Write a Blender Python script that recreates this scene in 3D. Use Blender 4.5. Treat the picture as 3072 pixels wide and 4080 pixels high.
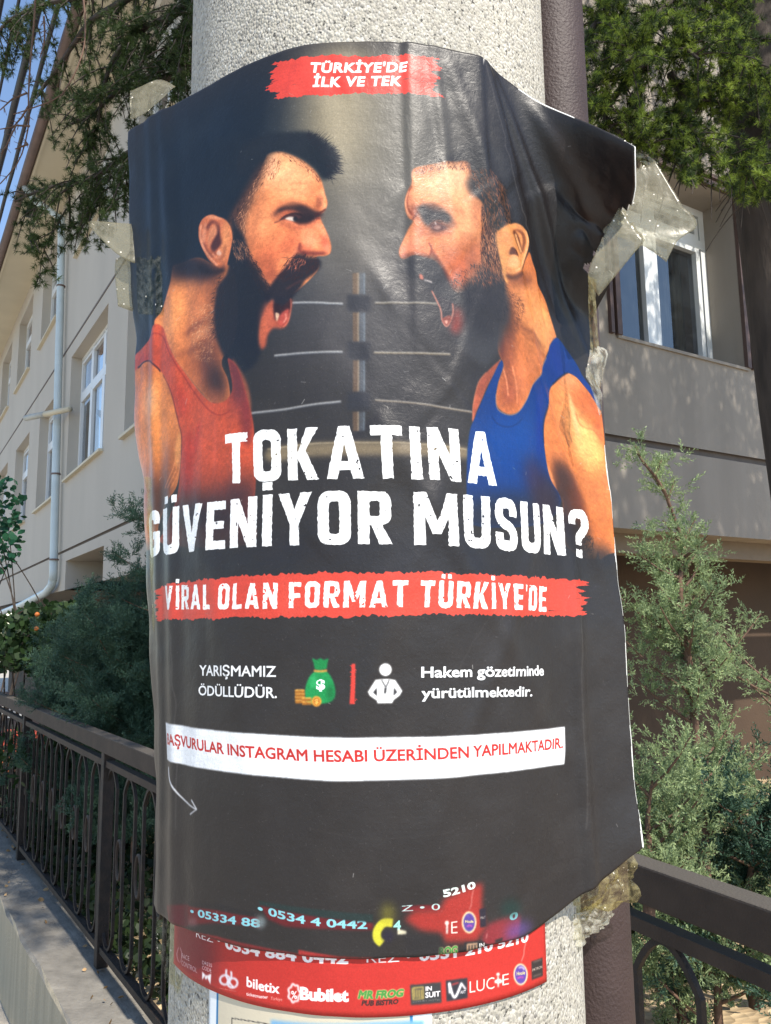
import bpy, bmesh, math, random
import numpy as np
from mathutils import Vector, Matrix
for o in list(bpy.data.objects): bpy.data.objects.remove(o)
SC=bpy.context.scene; COL=SC.collection
# ---------------------------------------------------------------- camera
cam_d=bpy.data.cameras.new('camera'); cam=bpy.data.objects.new('camera',cam_d); COL.objects.link(cam)
cam_d.sensor_fit='VERTICAL'; cam_d.sensor_height=36.0; cam_d.lens=36.0*3200.0/4080.0; cam_d.clip_start=.02; cam_d.clip_end=600
cam.matrix_world=Matrix.Translation((0,0,1.5))@Matrix.Rotation(math.radians(90+8.28),4,'X')@Matrix.Rotation(math.radians(-0.69),4,'Z')
SC.camera=cam
# ---------------------------------------------------------------- sky, sun, exposure
SUN_EL=math.radians(50); SUN_AZ=math.atan2(.56,-.83)      # direction towards the sun: x=+.56, y=-.83
W=bpy.data.worlds.new('World'); SC.world=W; W.use_nodes=True
nt=W.node_tree; bg=nt.nodes['Background']; sky=nt.nodes.new('ShaderNodeTexSky'); sky.sky_type='NISHITA'; sky.sun_disc=False
sky.sun_elevation=SUN_EL; sky.sun_rotation=math.atan2(.56,-.83); sky.air_density=1.0; sky.dust_density=.3; sky.ozone_density=1.8
nt.links.new(sky.outputs[0],bg.inputs[0]); bg.inputs[1].default_value=.15
sun_d=bpy.data.lights.new('sun','SUN'); sun=bpy.data.objects.new('sun',sun_d); COL.objects.link(sun); sun_d.energy=4.0; sun_d.angle=math.radians(.53); sun_d.color=(1,.93,.82)
SD=Vector((.56*math.cos(SUN_EL),-.83*math.cos(SUN_EL),math.sin(SUN_EL))).normalized()
sun.rotation_euler=SD.to_track_quat('Z','Y').to_euler(); sun.location=(4,-5,9)
SC.view_settings.view_transform='Standard'; SC.view_settings.look='None'; SC.view_settings.gamma=1; SC.view_settings.use_curve_mapping=False
SC.view_settings.exposure=0.8
SC.render.engine='CYCLES'; SC.cycles.max_bounces=6; SC.cycles.transparent_max_bounces=12
R=random.Random(7); RG=np.random.default_rng(7)
import numpy as np
F=3200.0; PITCH=math.radians(8.28); ROLL=math.radians(0.69); CAMZ=1.5
# ray through photo pixel (3072x4080 frame) from the camera at (0,0,CAMZ)
def ray(px,py):
    a=np.asarray(px,float)-1536.0; u=2040.0-np.asarray(py,float)
    c,s=math.cos(ROLL),math.sin(ROLL)
    # undo roll
    a,u=a*c+u*s, -a*s+u*c
    return a, F*math.cos(PITCH)-u*math.sin(PITCH), F*math.sin(PITCH)+u*math.cos(PITCH)
def proj(X,Y,Z):
    Z=Z-CAMZ
    d=Y*math.cos(PITCH)+Z*math.sin(PITCH)
    a=X/d*F; u=(-Y*math.sin(PITCH)+Z*math.cos(PITCH))/d*F
    c,s=math.cos(ROLL),math.sin(ROLL)
    a,u=a*c-u*s, a*s+u*c
    return a+1536.0, 2040.0-u
def atY(px,py,Y):
    a,b,c=ray(px,py); return (a/b*Y, Y+0*a, CAMZ+c/b*Y)
def atZ(px,py,Z):
    a,b,c=ray(px,py); t=(Z-CAMZ)/c; return (a*t,b*t,Z)
PC=(-0.0125,0.769); PR=0.18
ZT=1.968; PH=0.696; S0,S1=-0.246,0.252
NS,NV=126,175
# ---------------------------------------------------------------- materials
def nmat(name):
    m=bpy.data.materials.new(name); m.use_nodes=True; n=m.node_tree.nodes; return m,n,m.node_tree.links,n['Principled BSDF']
def plain(name,col,rough=.6,metal=0,var=.0,scale=8,bump=0,bscale=60,col2=None,spec=.5,stretch=None):
    m,n,l,p=nmat(name); p.inputs['Base Color'].default_value=(*col,1); p.inputs['Roughness'].default_value=rough; p.inputs['Metallic'].default_value=metal; p.inputs['Specular IOR Level'].default_value=spec
    tc=n.new('ShaderNodeTexCoord'); src=tc.outputs['Object']
    if stretch: mp=n.new('ShaderNodeMapping'); mp.inputs['Scale'].default_value=stretch; l.new(src,mp.inputs[0]); src=mp.outputs[0]
    if var or col2:
        t=n.new('ShaderNodeTexNoise'); t.inputs['Scale'].default_value=scale; t.inputs['Detail'].default_value=6; l.new(src,t.inputs[0])
        r=n.new('ShaderNodeValToRGB'); r.color_ramp.elements[0].position=.3; r.color_ramp.elements[1].position=.7
        c2=col2 or tuple(min(1,c*(1+var)) for c in col); c1=col if col2 else tuple(c*(1-var) for c in col)
        r.color_ramp.elements[0].color=(*c1,1); r.color_ramp.elements[1].color=(*c2,1); l.new(t.outputs[0],r.inputs[0]); l.new(r.outputs[0],p.inputs['Base Color'])
    if bump:
        t=n.new('ShaderNodeTexNoise'); t.inputs['Scale'].default_value=bscale; t.inputs['Detail'].default_value=5; l.new(src,t.inputs[0])
        b=n.new('ShaderNodeBump'); b.inputs['Strength'].default_value=bump; b.inputs['Distance'].default_value=.01; l.new(t.outputs[0],b.inputs['Height']); l.new(b.outputs[0],p.inputs['Normal'])
    return m
def leafmat(name,col,col2,scale=3,rough=.55,trans=.35):
    m,n,l,p=nmat(name); p.inputs['Roughness'].default_value=rough; p.inputs['Specular IOR Level'].default_value=.35
    g=n.new('ShaderNodeNewGeometry'); r=n.new('ShaderNodeValToRGB'); r.color_ramp.elements[0].color=(*col,1); r.color_ramp.elements[1].color=(*col2,1)
    tc=n.new('ShaderNodeTexCoord'); t=n.new('ShaderNodeTexNoise'); t.inputs['Scale'].default_value=scale; l.new(tc.outputs['Object'],t.inputs[0])
    mx=n.new('ShaderNodeMath'); mx.operation='MULTIPLY_ADD'; mx.inputs[1].default_value=.5; l.new(g.outputs['Random Per Island'],mx.inputs[0])
    m2=n.new('ShaderNodeMath'); m2.operation='MULTIPLY_ADD'; m2.inputs[1].default_value=1.2; m2.inputs[2].default_value=-.35; l.new(t.outputs[0],m2.inputs[0]); l.new(m2.outputs[0],mx.inputs[2])
    l.new(mx.outputs[0],r.inputs[0]); l.new(r.outputs[0],p.inputs['Base Color'])
    tr=n.new('ShaderNodeBsdfTranslucent'); l.new(r.outputs[0],tr.inputs[0]); ms=n.new('ShaderNodeMixShader'); ms.inputs[0].default_value=trans
    l.new(p.outputs[0],ms.inputs[1]); l.new(tr.outputs[0],ms.inputs[2]); l.new(ms.outputs[0],n['Material Output'].inputs[0]); return m
def imgmat(name,s,rough=.42,bump=.12,coat=0.0):
    h,w=s.H,s.W; im=bpy.data.images.new(name+'_print',w,h,alpha=False); b=np.ones((h,w,4),np.float32); b[...,:3]=s.a[::-1]; im.pixels.foreach_set(b.ravel()); im.update(); im.pack()
    m,n,l,p=nmat(name); t=n.new('ShaderNodeTexImage'); t.image=im; t.extension='EXTEND'; t.interpolation='Linear'; uv=n.new('ShaderNodeUVMap'); uv.uv_map='UVMap'; l.new(uv.outputs[0],t.inputs[0]); l.new(t.outputs[0],p.inputs['Base Color'])
    p.inputs['Roughness'].default_value=rough; p.inputs['Specular IOR Level'].default_value=.34
    tc=n.new('ShaderNodeTexCoord')
    a=n.new('ShaderNodeTexNoise'); a.inputs['Scale'].default_value=45; a.inputs['Detail'].default_value=8; a.inputs['Roughness'].default_value=.65; l.new(tc.outputs['Object'],a.inputs[0])
    b1=n.new('ShaderNodeBump'); b1.inputs['Strength'].default_value=bump; b1.inputs['Distance'].default_value=.004; l.new(a.outputs[0],b1.inputs['Height'])
    a2=n.new('ShaderNodeTexNoise'); a2.inputs['Scale'].default_value=230; a2.inputs['Detail'].default_value=4; a2.inputs['Distortion'].default_value=.8; l.new(tc.outputs['Object'],a2.inputs[0]); b3=n.new('ShaderNodeBump'); b3.inputs['Strength'].default_value=bump*.8; b3.inputs['Distance'].default_value=.002; l.new(a2.outputs[0],b3.inputs['Height']); l.new(b1.outputs[0],b3.inputs['Normal']); b1=b3
    mp=n.new('ShaderNodeMapping'); mp.inputs['Scale'].default_value=(500,1400,1); l.new(uv.outputs[0],mp.inputs[0]); wv=n.new('ShaderNodeTexNoise'); wv.inputs['Scale'].default_value=1; l.new(mp.outputs[0],wv.inputs[0])
    b2=n.new('ShaderNodeBump'); b2.inputs['Strength'].default_value=.12; b2.inputs['Distance'].default_value=.0008; l.new(wv.outputs[0],b2.inputs['Height']); l.new(b1.outputs[0],b2.inputs['Normal']); l.new(b2.outputs[0],p.inputs['Normal'])
    # handled paper: gloss worn unevenly
    rn=n.new('ShaderNodeTexNoise'); rn.inputs['Scale'].default_value=14; rn.inputs['Detail'].default_value=6; l.new(tc.outputs['Object'],rn.inputs[0]); mr=n.new('ShaderNodeMapRange'); mr.inputs['To Min'].default_value=rough-.14; mr.inputs['To Max'].default_value=rough+.20; l.new(rn.outputs[0],mr.inputs[0]); l.new(mr.outputs[0],p.inputs['Roughness'])
    return m
# ---------------------------------------------------------------- objects
def tag(o,label=None,cat=None,group=None,kind=None):
    if label: o['label']=label
    if cat: o['category']=cat
    if group: o['group']=group
    if kind: o['kind']=kind
    return o
def empty(name,loc=(0,0,0)):
    o=bpy.data.objects.new(name,None); COL.objects.link(o); o.location=loc; o.empty_display_size=.05; return o
def link(name,me,mats,parent=None,smooth=False):
    o=bpy.data.objects.new(name,me)
    if not len(me.materials):
        for m in (mats if isinstance(mats,(list,tuple)) else [mats]): me.materials.append(m)
    if smooth: me.polygons.foreach_set('use_smooth',[True]*len(me.polygons))
    COL.objects.link(o)
    if parent is not None: o.parent=parent; o.matrix_parent_inverse=Matrix.Translation(-parent.location)
    return o
class MB:
    def __init__(s): s.V=[]; s.F=[]; s.n=0
    def add(s,v,f):
        s.V+=[tuple(map(float,p)) for p in v]; s.F+=[tuple(i+s.n for i in q) for q in f]; s.n+=len(v); return s
    def box(s,c,d,U=None,bev=0):
        # c centre, d full sizes along axes U (3x3 rows)
        U=np.eye(3) if U is None else np.asarray(U,float); c=np.asarray(c,float); h=np.asarray(d,float)/2
        if bev<=0:
            v=[c+U[0]*h[0]*a+U[1]*h[1]*b+U[2]*h[2]*e for a in (-1,1) for b in (-1,1) for e in (-1,1)]
            return s.add(v,[(0,1,3,2),(4,6,7,5),(0,4,5,1),(2,3,7,6),(0,2,6,4),(1,5,7,3)])
        bm=bmesh.new(); bmesh.ops.create_cube(bm,size=1); 
        for q in bm.verts: q.co=(q.co.x*d[0],q.co.y*d[1],q.co.z*d[2])
        bmesh.ops.bevel(bm,geom=bm.edges[:],offset=bev,segments=2,affect='EDGES',profile=.6)
        bm.verts.ensure_lookup_table(); v=[c+U[0]*q.co.x+U[1]*q.co.y+U[2]*q.co.z for q in bm.verts]; f=[tuple(w.index for w in p.verts) for p in bm.faces]; bm.free(); return s.add(v,f)
    def tube(s,pts,r,n=8,cap=True,sq=1.0):
        P=np.asarray(pts,float); m=len(P); r=np.interp(np.linspace(0,1,m),np.linspace(0,1,np.size(r)),np.atleast_1d(r))
        T=np.gradient(P,axis=0); T/=np.linalg.norm(T,axis=1)[:,None]+1e-12
        up=np.array([0,0,1.]) if abs(T[0,2])<.9 else np.array([1.,0,0]); v=[]; N=np.cross(T[0],up); N/=np.linalg.norm(N)
        for i in range(m):
            N=N-T[i]*(N@T[i]); N/=np.linalg.norm(N)+1e-12; B=np.cross(T[i],N)
            for k in range(n): a=2*math.pi*k/n; v.append(P[i]+r[i]*(math.cos(a)*N+sq*math.sin(a)*B))
        f=[(i*n+k,i*n+(k+1)%n,(i+1)*n+(k+1)%n,(i+1)*n+k) for i in range(m-1) for k in range(n)]
        if cap: f+=[tuple(range(n))[::-1],tuple((m-1)*n+k for k in range(n))]
        return s.add(v,f)
    def bar(s,pts,w,d,up):
        # rectangular section strip following pts; w along up x tangent, d along up
        P=np.asarray(pts,float); T=np.gradient(P,axis=0); T/=np.linalg.norm(T,axis=1)[:,None]; up=np.asarray(up,float); v=[]
        for i in range(len(P)):
            N=np.cross(T[i],up); N/=np.linalg.norm(N)
            for a,b in ((-1,-1),(1,-1),(1,1),(-1,1)): v.append(P[i]+N*a*w/2+up*b*d/2)
        f=[(i*4+k,i*4+(k+1)%4,(i+1)*4+(k+1)%4,(i+1)*4+k) for i in range(len(P)-1) for k in range(4)]+[(3,2,1,0),tuple(len(P)*4-4+k for k in range(4))]
        return s.add(v,f)
    def build(s,name,mats,parent=None,smooth=False):
        me=bpy.data.meshes.new(name); me.from_pydata(s.V,[],s.F); me.update()
        bm=bmesh.new(); bm.from_mesh(me); bmesh.ops.recalc_face_normals(bm,faces=bm.faces[:]); bm.to_mesh(me); bm.free()
        return link(name,me,mats,parent,smooth)
def trimesh(name,V,T,mat,parent=None):
    me=bpy.data.meshes.new(name); V=np.ascontiguousarray(V,np.float32); T=np.ascontiguousarray(T,np.int32); n=len(T)
    me.vertices.add(len(V)); me.vertices.foreach_set('co',V.ravel()); me.loops.add(n*3); me.loops.foreach_set('vertex_index',T.ravel())
    me.polygons.add(n); me.polygons.foreach_set('loop_start',np.arange(0,n*3,3,dtype=np.int32)); me.update(calc_edges=True); return link(name,me,mat,parent)
def gridmesh(name,P,mats,parent=None,uv=True,smooth=True,flip=False):
    nv,ns=P.shape[:2]; me=bpy.data.meshes.new(name); k=np.arange(nv*ns).reshape(nv,ns)
    q=np.stack([k[:-1,:-1],k[1:,:-1],k[1:,1:],k[:-1,1:]],-1).reshape(-1,4)
    if flip: q=q[:,::-1]
    me.from_pydata(P.reshape(-1,3).tolist(),[],q.tolist())
    if uv:
        L=me.uv_layers.new(name='UVMap'); U=np.stack(np.meshgrid(np.linspace(0,1,ns),np.linspace(1,0,nv)),-1).reshape(-1,2); L.data.foreach_set('uv',U[q.ravel()].astype(np.float32).ravel())
    me.update(); return link(name,me,mats,parent,smooth)
def instance(TV,TT,M):
    # M: (n,3,4) matrices -> merged vertex/triangle arrays
    n=len(M); V=np.einsum('nij,vj->nvi',M[:,:,:3],TV)+M[:,None,:,3]; T=TT[None]+(np.arange(n)*len(TV))[:,None,None]; return V.reshape(-1,3),T.reshape(-1,3)
def frames(P,D,S,rng,roll=True):
    P=np.asarray(P,float); D=np.asarray(D,float); D=D/(np.linalg.norm(D,axis=1)[:,None]+1e-9); n=len(P)
    r=rng.normal(size=(n,3)); X=np.cross(D,r); X/=np.linalg.norm(X,axis=1)[:,None]+1e-9; Y=np.cross(D,X); S=np.broadcast_to(np.asarray(S,float),(n,))[:,None]
    return np.stack([X*S,Y*S,D*S,P],-1)      # columns x,y,z,translation (z = growth direction)
def merge(parts):
    V=[];T=[];k=0
    for v,t in parts: V.append(v); T.append(t+k); k+=len(v)
    return np.concatenate(V),np.concatenate(T)
# ------------------------------------------------------------ raster toolkit (printed artwork is drawn here in code)
KPX=3000.0
def crom(pts,closed=False,n=8):
    P=np.asarray(pts,float); N=len(P)
    if N<3: 
        t=np.linspace(0,1,n+1)[:,None]; return P[0]*(1-t)+P[-1]*t
    out=[]; seg=N if closed else N-1
    for i in range(seg):
        if closed: a,b,c,d=P[(i-1)%N],P[i],P[(i+1)%N],P[(i+2)%N]
        else: a,b,c,d=P[max(i-1,0)],P[i],P[i+1],P[min(i+2,N-1)]
        t=(np.arange(n)/n)[:,None]
        out.append(.5*((2*b)+(-a+c)*t+(2*a-5*b+4*c-d)*t*t+(-a+3*b-3*c+d)*t**3))
    if not closed: out.append(P[-1:])
    return np.concatenate(out)
def box1(a,r,ax):
    if r<1: return a
    a=np.moveaxis(a,ax,0); n=a.shape[0]
    c=np.concatenate([np.zeros((1,)+a.shape[1:],a.dtype),np.cumsum(a,0)])
    i=np.arange(n); lo=np.clip(i-r,0,n); hi=np.clip(i+r+1,0,n)
    return np.moveaxis((c[hi]-c[lo])/(2*r+1),0,ax)
def blur(a,s):
    r=int(round(s)); 
    if r<1: return a
    for _ in range(3):
        a=box1(a,max(1,int(r*.6)),0); a=box1(a,max(1,int(r*.6)),1)
    return a
def coverage(polys,x0,y0,w,h):
    E=[]
    for p in polys:
        p=np.asarray(p,float); q=np.roll(p,-1,0); E.append(np.hstack([p,q]))
    return cov_edges(np.concatenate(E),x0,y0,w,h)
def cov_edges(E,x0,y0,w,h):
    E=E-np.array([x0,y0,x0,y0]); acc=np.zeros((h,w+2),np.float32)
    up=E[:,1]<E[:,3]; ylo=np.minimum(E[:,1],E[:,3]); yhi=np.maximum(E[:,1],E[:,3])
    k=yhi>ylo; E=E[k]; ylo=ylo[k]; yhi=yhi[k]
    if len(E)==0: return acc[:,:w]
    sl=(E[:,2]-E[:,0])/(E[:,3]-E[:,1])
    a=max(0,int(ylo.min())); b=min(h,int(yhi.max())+1)
    for y in range(a,b):
        for o in (.25,.75):
            yy=y+o; m=(ylo<=yy)&(yhi>yy)
            if not m.any(): continue
            xs=np.sort(E[m,0]+(yy-E[m,1])*sl[m]); xs=np.clip(xs,0,w)
            if len(xs)%2: xs=xs[:-1]
            xi=np.minimum(xs.astype(int),w); f=xs-xi
            sg=np.where(np.arange(len(xs))%2==0,.5,-.5)
            np.add.at(acc[y],xi,sg*(1-f)); np.add.at(acc[y],np.minimum(xi+1,w+1),sg*f)
    return np.clip(np.cumsum(acc,1)[:,:w],0,1)
def noise(h,w,cell,rng,oct=1):
    out=np.zeros((h,w),np.float32); amp=1;tot=0
    for o in range(oct):
        c=max(1.0,cell/2**o); gh,gw=int(h/c)+3,int(w/c)+3
        g=rng.random((gh,gw)).astype(np.float32)
        y=np.arange(h)/c; x=np.arange(w)/c; yi=y.astype(int); xi=x.astype(int)
        fy=(y-yi)[:,None]; fx=(x-xi)[None]; fy=fy*fy*(3-2*fy); fx=fx*fx*(3-2*fx)
        a=g[yi][:,xi]; b=g[yi][:,xi+1]; cc=g[yi+1][:,xi]; d=g[yi+1][:,xi+1]
        out+=amp*((a*(1-fx)+b*fx)*(1-fy)+(cc*(1-fx)+d*fx)*fy); tot+=amp; amp*=.5
    return out/tot
def noise2(h,w,ch,cw,rng):
    g=rng.random((int(h/ch)+3,int(w/cw)+3)).astype(np.float32)
    y=np.arange(h)/ch; x=np.arange(w)/cw; yi=y.astype(int); xi=x.astype(int)
    fy=(y-yi)[:,None]; fx=(x-xi)[None]
    return (g[yi][:,xi]*(1-fx)+g[yi][:,xi+1]*fx)*(1-fy)+(g[yi+1][:,xi]*(1-fx)+g[yi+1][:,xi+1]*fx)*fy
def thick(pts,w,n=8,smooth=True):
    P=crom(pts,False,n) if smooth else np.asarray(pts,float)
    T=np.gradient(P,axis=0); T/=np.linalg.norm(T,axis=1)[:,None]+1e-9
    N=np.stack([-T[:,1],T[:,0]],1)
    w=np.interp(np.linspace(0,1,len(P)),np.linspace(0,1,np.size(w)),np.atleast_1d(w))[:,None]/2
    return np.concatenate([P+N*w,(P-N*w)[::-1]])
class Sheet:
    def __init__(s,H,W,inv,base,seed=1):
        s.H,s.W,s.inv=H,W,inv; s.a=np.empty((H,W,3),np.float32); s.a[:]=np.array(base)/255.; s.rng=np.random.default_rng(seed)
    def m(s,pts): return s.inv(np.asarray(pts,float))
    def region(s,pts,pad):
        lo=np.floor(pts.min(0)-pad).astype(int); hi=np.ceil(pts.max(0)+pad).astype(int)
        lo=np.maximum(lo,0); hi=np.minimum(hi,[s.W,s.H]); return lo[0],lo[1],hi[0]-lo[0],hi[1]-lo[1]
    def comp(s,x,y,mask,col,alpha=1,mode='n'):
        h,w=mask.shape; A=(mask*alpha)[...,None]; t=s.a[y:y+h,x:x+w]
        c=np.asarray(col,np.float32)
        if c.ndim==1: c=c/255.
        if mode=='m': t[:]=t*(1-A)+t*c*A
        elif mode=='s': t[:]=1-(1-t)*(1-c*A)
        else: t[:]=t*(1-A)+c*A
    def poly(s,polys,col,bl=0,alpha=1,mode='n',px=True,smooth=True,mult=None,ret=False):
        if not isinstance(polys[0][0],(list,tuple,np.ndarray)): polys=[polys]
        Q=[]
        for p in polys:
            p=crom(p,True,6) if smooth else np.asarray(p,float)
            Q.append(s.m(p) if px else p)
        al=np.concatenate(Q); x,y,w,h=s.region(al,bl*2+3)
        if w<=0 or h<=0: return None
        m=coverage(Q,x,y,w,h)
        if bl: m=blur(m,bl)
        if mult is not None: m=m*mult(x,y,w,h)
        s.comp(x,y,m,col,alpha,mode)
        if ret: return x,y,m
    def line(s,pts,width,col,bl=0,alpha=1,mode='n',mult=None):
        # width in photo pixels
        s.poly([thick(pts,width)],col,bl,alpha,mode,smooth=False,mult=mult)
    def blob(s,cx,cy,rx,ry,col,alpha=1,ang=0,bl=None,mode='n',clip=None):
        t=np.linspace(0,2*np.pi,28,endpoint=False); c,si=math.cos(math.radians(ang)),math.sin(math.radians(ang))
        p=np.stack([cx+rx*np.cos(t)*c-ry*np.sin(t)*si, cy+rx*np.cos(t)*si+ry*np.sin(t)*c],1)
        q=s.m(p); b=bl if bl is not None else .4*min(np.ptp(q[:,0]),np.ptp(q[:,1]))
        x,y,w,h=s.region(q,b*2+3)
        if w<=0 or h<=0: return
        m=blur(coverage([q],x,y,w,h),b)
        if clip is not None: m=m*clip[y:y+h,x:x+w]
        s.comp(x,y,m,col,alpha,mode)
    def mask(s,polys,bl=0,smooth=True):
        if not isinstance(polys[0][0],(list,tuple,np.ndarray)): polys=[polys]
        Q=[s.m(crom(p,True,6) if smooth else p) for p in polys]; al=np.concatenate(Q); x,y,w,h=s.region(al,bl*2+3)
        M=np.zeros((s.H,s.W),np.float32)
        if w>0 and h>0: M[y:y+h,x:x+w]=blur(coverage(Q,x,y,w,h),bl)
        return M
    def hairs(s,n,area,flow,length,col,alpha,jit=.25,wid=1,clip=None):
        # area: polygon px; flow: list of (x,y,angle_deg) anchors
        A=np.asarray(area,float); lo,hi=A.min(0),A.max(0); r=s.rng
        P=lo+(hi-lo)*r.random((n*2,2))
        from_poly=crom(area,True,4); x0,y0=from_poly[:,0],from_poly[:,1]; x1,y1=np.roll(x0,-1),np.roll(y0,-1)
        ins=np.zeros(len(P),bool)
        for i in range(len(x0)):
            c=((y0[i]>P[:,1])!=(y1[i]>P[:,1]))&(P[:,0]<(x1[i]-x0[i])*(P[:,1]-y0[i])/(y1[i]-y0[i]+1e-9)+x0[i]); ins^=c
        P=P[ins][:n]; fl=np.asarray(flow,float)
        d=((P[:,None,:]-fl[None,:,:2])**2).sum(2); w=1/(d+100); a=np.radians(fl[:,2])
        ca=(w*np.cos(a)).sum(1); sa=(w*np.sin(a)).sum(1); ang=np.arctan2(sa,ca)+r.normal(0,jit,len(P))
        L=length*(.5+r.random(len(P))); curve=r.normal(0,.3,len(P))
        K=int(length*1.1)+4; t=np.linspace(0,1,K)[None]
        an=ang[:,None]+curve[:,None]*t
        X=P[:,:1]+np.cumsum(np.cos(an),1)*L[:,None]/K; Y=P[:,1:]+np.cumsum(np.sin(an),1)*L[:,None]/K
        q=s.m(np.stack([X.ravel(),Y.ravel()],1)); al=(alpha*(1-t)**.7*(.5+.5*r.random((len(P),1)))).ravel()
        M=np.zeros((s.H+2,s.W+2),np.float32); xi=np.clip(q[:,0],0,s.W-1); yi=np.clip(q[:,1],0,s.H-1)
        ix=xi.astype(int); iy=yi.astype(int); fx=xi-ix; fy=yi-iy
        for dx,dy,ww in ((0,0,(1-fx)*(1-fy)),(1,0,fx*(1-fy)),(0,1,(1-fx)*fy),(1,1,fx*fy)):
            np.add.at(M,(iy+dy,ix+dx),al*ww*wid)
        M=np.clip(M[:s.H,:s.W],0,1)
        if clip is not None: M*=clip
        A=M[...,None]; s.a[:]=s.a*(1-A)+np.array(col,np.float32)/255*A
# ------------------------------------------------------------ lettering
def rr(x0,y0,x1,y1,r,q=(1,1,1,1)):
    o=[]
    for i,(cx,cy,a0) in enumerate(((x1-r,y1-r,0),(x0+r,y1-r,90),(x0+r,y0+r,180),(x1-r,y0+r,270))):
        if q[i]:
            for k in range(5):
                a=math.radians(a0+k*22.5); o.append((cx+r*math.cos(a),cy+r*math.sin(a)))
        else: o.append(((x1,y1),(x0,y1),(x0,y0),(x1,y0))[i])
    return o
def bx(x0,y0,x1,y1): return [(x0,y0),(x1,y0),(x1,y1),(x0,y1)]
TT=.205
def glyph(ch):
    t=TT; g=[]; 
    def p(q): g.append(('+',q))
    def c(q): g.append(('-',q))
    dots=None
    if ch in 'ÜÖİ': dots=ch; ch={'Ü':'U','Ö':'O','İ':'I'}[ch]
    w=.6
    if ch=='T': w=.58; p(bx(0,1-t*.92,w,1)); p(bx(w/2-t/2,0,w/2+t/2,.9))
    elif ch=='O': p(rr(0,-.01,w,1.01,.2)); c(rr(t,t*.93,w-t,1-t*.93,.06))
    elif ch=='D': p(rr(0,0,w,1,.2,(1,0,0,1))); c(rr(t,t*.9,w-t,1-t*.9,.08))
    elif ch=='U': p(rr(0,-.01,w,1,.2,(0,0,1,1))); c(rr(t,t*.93,w-t,1.1,.07,(0,0,1,1)))
    elif ch=='G': p(rr(0,-.01,w,1.01,.2)); c(rr(t,t*.93,w-t,1-t*.93,.06)); c(bx(w-t-.02,.54,w+.1,.70)); c(bx(t,.3,w*.52,.54)); p(bx(w*.52,.38,w-.02,.54))
    elif ch=='K': w=.64; p(bx(0,0,t,1)); p([(t*.9,.42),(w-t*1.2,1),(w,1),(t+.09,.42)]); p([(t*.8,.52),(t+.14,.62),(w,0),(w-t*1.2,0)])
    elif ch=='A': w=.7; p([(0,0),(t*1.02,0),(.42,1),(.24,1)]); p([(w,0),(w-t*1.02,0),(.28,1),(.46,1)]); p(bx(.14,.16,.56,.33))
    elif ch=='I': w=t; p(bx(0,0,t,1))
    elif ch=='N': w=.64; p(bx(0,0,t,1)); p(bx(w-t,0,w,1)); p([(0,1),(t*1.05,1),(w,0),(w-t*1.05,0)])
    elif ch=='V': w=.68; p([(0,1),(t*1.05,1),(.42,0),(.25,0)]); p([(w,1),(w-t*1.05,1),(.26,0),(.43,0)])
    elif ch=='E': w=.52; p(bx(0,0,t,1)); p(bx(0,1-t*.88,w,1)); p(bx(0,0,w,t*.88)); p(bx(0,.42,w*.92,.58))
    elif ch=='F': w=.52; p(bx(0,0,t,1)); p(bx(0,1-t*.88,w,1)); p(bx(0,.4,w*.92,.57))
    elif ch=='L': w=.48; p(bx(0,0,t,1)); p(bx(0,0,w,t*.88))
    elif ch=='Y': w=.68; p([(0,1),(t*1.1,1),(.44,.4),(.24,.4)]); p([(w,1),(w-t*1.1,1),(.24,.4),(.44,.4)]); p(bx(.34-t/2,0,.34+t/2,.5))
    elif ch=='R': p(bx(0,0,t,1)); p(rr(0,.36,w,1,.18,(1,0,0,1))); c(rr(t,.36+t*.8,w-t,1-t*.88,.05)); p([(t+.02,.42),(t+.2,.42),(w+.02,0),(w-t*1.05,0)])
    elif ch=='M': w=.84; p(bx(0,0,t,1)); p(bx(w-t,0,w,1)); p([(0,1),(t*1.08,1),(.5,.22),(.34,.22)]); p([(w,1),(w-t*1.08,1),(.34,.22),(.5,.22)])
    elif ch=='S': w=.58; h=t/2; p(thick([(w-h,.66),(w-h,.78),(w*.72,.9),(w*.28,.9),(h,.78),(h,.66),(w*.32,.54),(w*.68,.44),(w-h,.32),(w-h,.2),(w*.72,.1),(w*.28,.1),(h,.2),(h,.34)],t))
    elif ch=='?': w=.54; h=t/2; p(thick([(h,.68),(h,.8),(w*.35,.9),(w*.68,.9),(w-h,.78),(w-h,.64),(w*.66,.5),(w*.52,.42),(w*.5,.26)],t*.95)); p(bx(w*.5-h,0,w*.5+h,.17))
    elif ch=="'": w=.12; p([(0,1),(.12,1),(.09,.74),(.03,.74)])
    elif ch==' ': w=.16
    if dots=='Ü' or dots=='Ö': p(bx(w*.14,1.09,w*.40,1.25)); p(bx(w*.6,1.09,w*.86,1.25))
    if dots=='İ': p(bx(-.005,1.09,w,1.25))
    return w,g
def block(text,gap=.14):
    out=[];x=0
    for ch in text:
        w,g=glyph(ch); out.append([(op,np.asarray(q,float)+[x,0]) for op,q in g]); x+=w+gap
    return x-gap,out
_fc={}
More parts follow.
